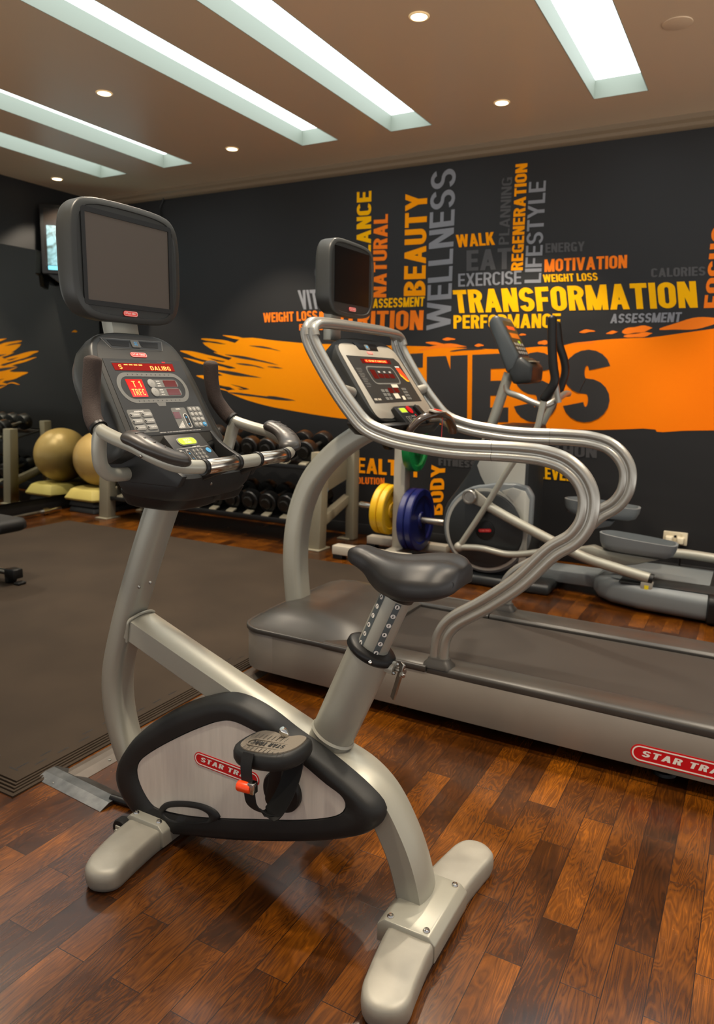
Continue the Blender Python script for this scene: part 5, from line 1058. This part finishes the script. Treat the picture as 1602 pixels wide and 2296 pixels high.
# ================================================================== plate tree with bumper plates
tx,ty=-2.22,4.72
pt_=thing('weight_plate_tree','white steel plate tree with short pegs, between the rack and the elliptical','plate tree',(tx,ty,0))
obj('post',prism([(ty-.045,.06),(ty+.045,.06),(ty+.05,1.16),(ty-.04,1.16)],'x',tx-.045,tx+.045),M_TREE,pt_,bevel=.008)
obj('base_bar',box(tx-.36,tx+.30,ty+.16,ty+.25,.03,.09),M_TREE,pt_,bevel=.006)
obj('base_bar',box(tx-.40,tx+.20,ty-.30,ty-.21,.035,.10),M_TREE,pt_,bevel=.006,label='front white base bar')
obj('base_strut',box(tx-.045,tx+.045,ty-.25,ty+.22,.035,.085),M_TREE,pt_,bevel=.006)
for x in (tx-.33,tx+.27): obj('rubber_foot',box(x-.04,x+.04,ty+.17,ty+.24,0,.03),M_BLACK,pt_,bevel=.004)
for x in (tx-.36,tx+.15): obj('rubber_foot',box(x-.04,x+.04,ty-.29,ty-.22,0,.035),M_BLACK,pt_,bevel=.004)
PEGS=[(-.30,.345,-1),(.30,.30,1),(-.26,.90,-1),(.30,.815,1)]
for dx,z,s in PEGS: obj('peg',lathe([(.024,.04),(.024,abs(dx)+.03),(.019,abs(dx)+.04)],(tx,ty,z),(s,0,.06 if s<0 else 0),16),M_CHROME if s<0 else M_STEEL,pt_)
def disc(name,lab,cat,c,r,th,m,grp,ax):
    o=obj(name,lathe([(.027,-th/2),(.055,-th/2),(.06,-th*.3),(r*.72,-th*.3),(r*.78,-th/2),(r*.97,-th/2),(r,-th*.36),(r,th*.36),(r*.97,th/2),(r*.78,th/2),(r*.72,th*.3),(.06,th*.3),(.055,th/2),(.027,th/2),(.027,-th/2)],c,ax,44,cap=False),m,smooth=32,loc=c)
    tag(o,lab,cat,grp); return o
disc('weight_plate','yellow weight plate on the left peg, the one against the post','weight plate',(tx-.085,ty,.3502),.185,.05,M_YEL,'yellow weight plates',(-1,0,.06))
disc('weight_plate','yellow weight plate on the left peg, the outer one','weight plate',(tx-.140,ty,.3534),.185,.05,M_YEL,'yellow weight plates',(-1,0,.06))
disc('weight_plate','blue weight plate on the right peg, the one against the post','weight plate',(tx+.095,ty,.30),.225,.05,M_BLU,'blue weight plates',(1,0,0))
disc('weight_plate','blue weight plate on the right peg, the outer one','weight plate',(tx+.150,ty,.30),.225,.05,M_BLU,'blue weight plates',(1,0,0))
disc('weight_plate','green weight plate on the upper right peg, below the treadmill handrail','weight plate',(tx+.10,ty,.815),.17,.06,M_GRN,None,(1,0,0))
disc('weight_plate','black weight plate on the upper left peg of the tree','weight plate',(tx-.10,ty,.906),.12,.04,M_IRON,None,(-1,0,.06))
# ================================================================== gym ball on a step, barbell along the mirror
st_=thing('aerobic_step','yellow topped aerobic step on black risers under the gym ball','step',(-5.47,4.93,0))
def stp(z,sx,sy,c=.10): 
    x0,x1,y0,y1=-5.50-sx,-5.50+sx,4.93-sy,4.93+sy
    return [(x0+c*.5,y0,z),(x1-c*.5,y0,z),(x1,y0+c,z),(x1,y1-c,z),(x1-c*.5,y1,z),(x0+c*.5,y1,z),(x0,y1-c,z),(x0,y0+c,z)]
obj('deck',loft([stp(.115,.23,.30),stp(.135,.235,.31),stp(.21,.195,.27),stp(.222,.18,.25)]),M_STEP,st_,bevel=.004)
for z in (.0,.058): obj('riser',loft([stp(z+.002,.215,.28),stp(z+.05,.20,.265)]),M_STEPD,st_,bevel=.006)
gb_=obj('gym_ball',ball((-5.50,4.93,.222+.265),.265,40,26),M_BALL,smooth=80,loc=(-5.50,4.93,.222)); tag(gb_,'gold gym ball resting on the yellow step beside the mirror','gym ball')
bb=thing('barbell','thin steel barbell lying on the floor along the mirror','barbell',(-5.66,4.3,.03))
obj('bar',tube([(-5.57,3.35,.034),(-5.700,4.58,.034)],.016,12),M_STEEL,bb)
obj('collar',tube([(-5.672,4.36,.034),(-5.677,4.42,.034)],.033,16),M_CHROME,bb)
obj('sleeve',tube([(-5.681,4.40,.034),(-5.700,4.58,.034)],.022,12),M_CHROME,bb)
# ================================================================== rubber mat with ridged edge strips
MX0,MX1,MY0,MY1=-5.2,-1.92,1.30,4.33
(mx_,my_),=[(-1.907,1.2965)]
mt_=thing('rubber_mat','large brown black interlocking rubber mat on the wood floor at the left','rubber mat',(-3.4,2.9,0))
W_=.075
XR=mx_+.0; YB=my_
obj('tile_field',box(-5.25,XR-W_,YB+W_,4.30,.0,.012),M_MAT,mt_)
def edge(o,u,v,L_,m0,m1):
    pl=Pl(o,u,v); prof=[(0,0),(0,.005),(.009,.0075)]
    x=.009
    for k in range(4): prof+=[(x+.001,.0030),(x+.0055,.0030),(x+.0065,.0085+.0008*k),(x+.013,.0088+.0008*k)]; x+=.0135
    prof+=[(W_,.012),(W_,0)]
    return ext([pl(a*m0,a,b) for a,b in prof],[pl(L_-a*m1,a,b) for a,b in prof])
obj('edge_strip',edge((XR,YB,0),(0,1,0),(-1,0,0),4.30-YB,1,0),M_MAT,mt_,smooth=10,label='ridged mat edge facing the bike')
obj('edge_strip',edge((XR-3.4,YB,0),(1,0,0),(0,1,0),3.4,0,1),M_MAT,mt_,smooth=10,label='ridged mat edge facing the viewer')
sm=[]
random.seed(3)
for axis in (0,1):
    t=0.0; base=(XR-W_-.035) if axis==0 else (YB+W_+.035); t=(YB if axis==0 else XR)+ (W_*1.4 if axis==0 else -W_*1.4); s=1
    for k in range(34):
        ln=.045; a0=t; a1=t+(ln if axis==0 else -ln); off=.02 if k%2 else -.012
        if random.random()<.62:
            q=(base+off-.0025,base+off+.0025)
            x0,x1,y0,y1=(q[0],q[1],min(a0,a1),max(a0,a1)) if axis==0 else (min(a0,a1),max(a0,a1),q[0],q[1])
            sm.append(([(x0,y0,.0123),(x1,y0,.0123),(x1,y1,.0123),(x0,y1,.0123)],[(0,1,2,3)]))
        t=a1
flat('seam_lines',merge(*sm),M_BLACK,mt_)
# ================================================================== cable covers on the floor
kc=thing('cable_cover','dull metal cable cover strip screwed to the floor in front of the mat corner','cable cover',(-1.78,1.45,0))
def strip3(A,B,w,h,flip=1):
    A,B=Vector(A),Vector(B); u=(B-A).normalized(); n=Vector((-u.y,u.x,0))
    prof=[(-w/2,0),(-w/2,.0015),(-w*.16,h),(w*.16,h),(w/2,.0015),(w/2,0)]
    return ext([tuple(A+n*a+Vector((0,0,b))) for a,b in prof],[tuple(B+n*a+Vector((0,0,b))) for a,b in prof]),n
P4=[(-1.9316,1.4526),(-1.6135,1.4291)]
g,n_=strip3((*P4[0],0),(*P4[1],0),.10,.014)
obj('cover_strip',g,M_ALU,kc,smooth=12)
for t,o_ in ((.1,-.032),(.22,-.034),(.16,.034)):
    A,B=Vector((*P4[0],0)),Vector((*P4[1],0)); p=A.lerp(B,t)+n_*o_; obj('screw',lathe([(.0055,0),(.0055,.0025),(.001,.003)],(p.x,p.y,.004),n=12),M_STEEL,kc)
kd=thing('cable_cover','long brown grey cable cover strip running along the mat edge','cable cover',(-1.85,2.1,0))
P5=[(-1.9126,1.4865),(-1.862,2.1928)]
xc_=XR+.060
g,n2=strip3((xc_,1.455,0),(xc_,2.75,0),.098,.012)
obj('cover_strip',g,mat('cable_cover_brown',(98,90,82),metal=.5,rough=.45,var=.15,vscale=18),kd,smooth=12)
for y in (1.60,2.15): obj('screw',lathe([(.006,0),(.006,.0025),(.001,.003)],(xc_+.03,y,.006),n=12),M_STEEL,kd)
P6=[(-1.6307,1.4366),(-1.57,1.4419),(-1.5282,1.45),(-1.4702,1.4337)]
wr=obj('cable',tube(spl([(a,b,.013) for a,b in P6[:3]],6),.0115,10),M_BLACK,loc=(*P6[0],0)); tag(wr,'black wrapped cable running from the metal cover under the bike','cable')
# ================================================================== bench end at the left edge, wall socket
bn=thing('weight_bench','black padded bench end poking in at the left edge above the mat','weight bench',(-3.95,2.75,0))
obj('pad',loft([[(-4.29+a*s,2.755+b*s2,z-.055) for a,b in rrect(.85,.26,.06,6)] for s,s2,z in ((.94,.88,.395),(1,1,.41),(1,1,.445),(.97,.93,.465),(.9,.8,.47))]),M_RUBBER,bn,smooth=60)
obj('beam',box(-4.65,-4.05,2.725,2.785,.27,.345),M_BLACK,bn,bevel=.006)
obj('leg',tube([(-4.52,2.755,.30),(-4.47,2.775,.06)],.028,12),M_BLACK,bn)
obj('floor_tube',tube([(-4.62,2.79,.075),(-3.94,2.79,.075)],.020,12),M_STEEL,bn)
obj('foot_cap',merge(box(-3.975,-3.885,2.755,2.825,.045,.105),box(-3.975,-3.945,2.755,2.825,.014,.06),box(-3.90,-3.85,2.76,2.82,.014,.03)),M_BLACK,bn,bevel=.008)
(sx0,sz0),(sx1,sz1)=[(-0.4974,0.3006),(-0.3455,0.2265)]
sk=thing('wall_socket','cream double wall socket with two plugs, low on the mural wall at the right','socket',((sx0+sx1)/2,5.28,sz0))
sw=abs(sx1-sx0); szc=(sz0+sz1)/2; sxc=(sx0+sx1)/2
fpp=obj('face_plate',prism(rrect(sw,.088,.006,3,sxc,szc),'y',5.266,5.28),M_PLAST,sk,bevel=.003)
for s in (-1,1):
    obj('plug',loft([[(sxc+s*sw*.24+a*k,y,szc-.010+b*k) for a,b in rrect(.050,.052,.012,4)] for k,y in ((1,5.267),(1,5.245),(.86,5.232),(.7,5.228))]),M_PLAST,sk,smooth=40)
    obj('switch',box(sxc+s*sw*.24-.006,sxc+s*sw*.24+.006,5.262,5.267,szc+.026,szc+.036),M_PLAST,sk)
obj('socket_mark',box(sxc-.008,sxc+.008,5.2655,5.2665,szc+.005,szc+.022),M_BLACK,sk)
obj('cord',tube(spl([(sxc+.03,5.236,szc-.035),(sxc+.035,5.235,szc-.07),(sxc+.045,5.24,szc-.12),(sxc+.05,5.25,szc-.2),(sxc+.1,5.25,.012)],6),.005,8),M_BLACK,sk)
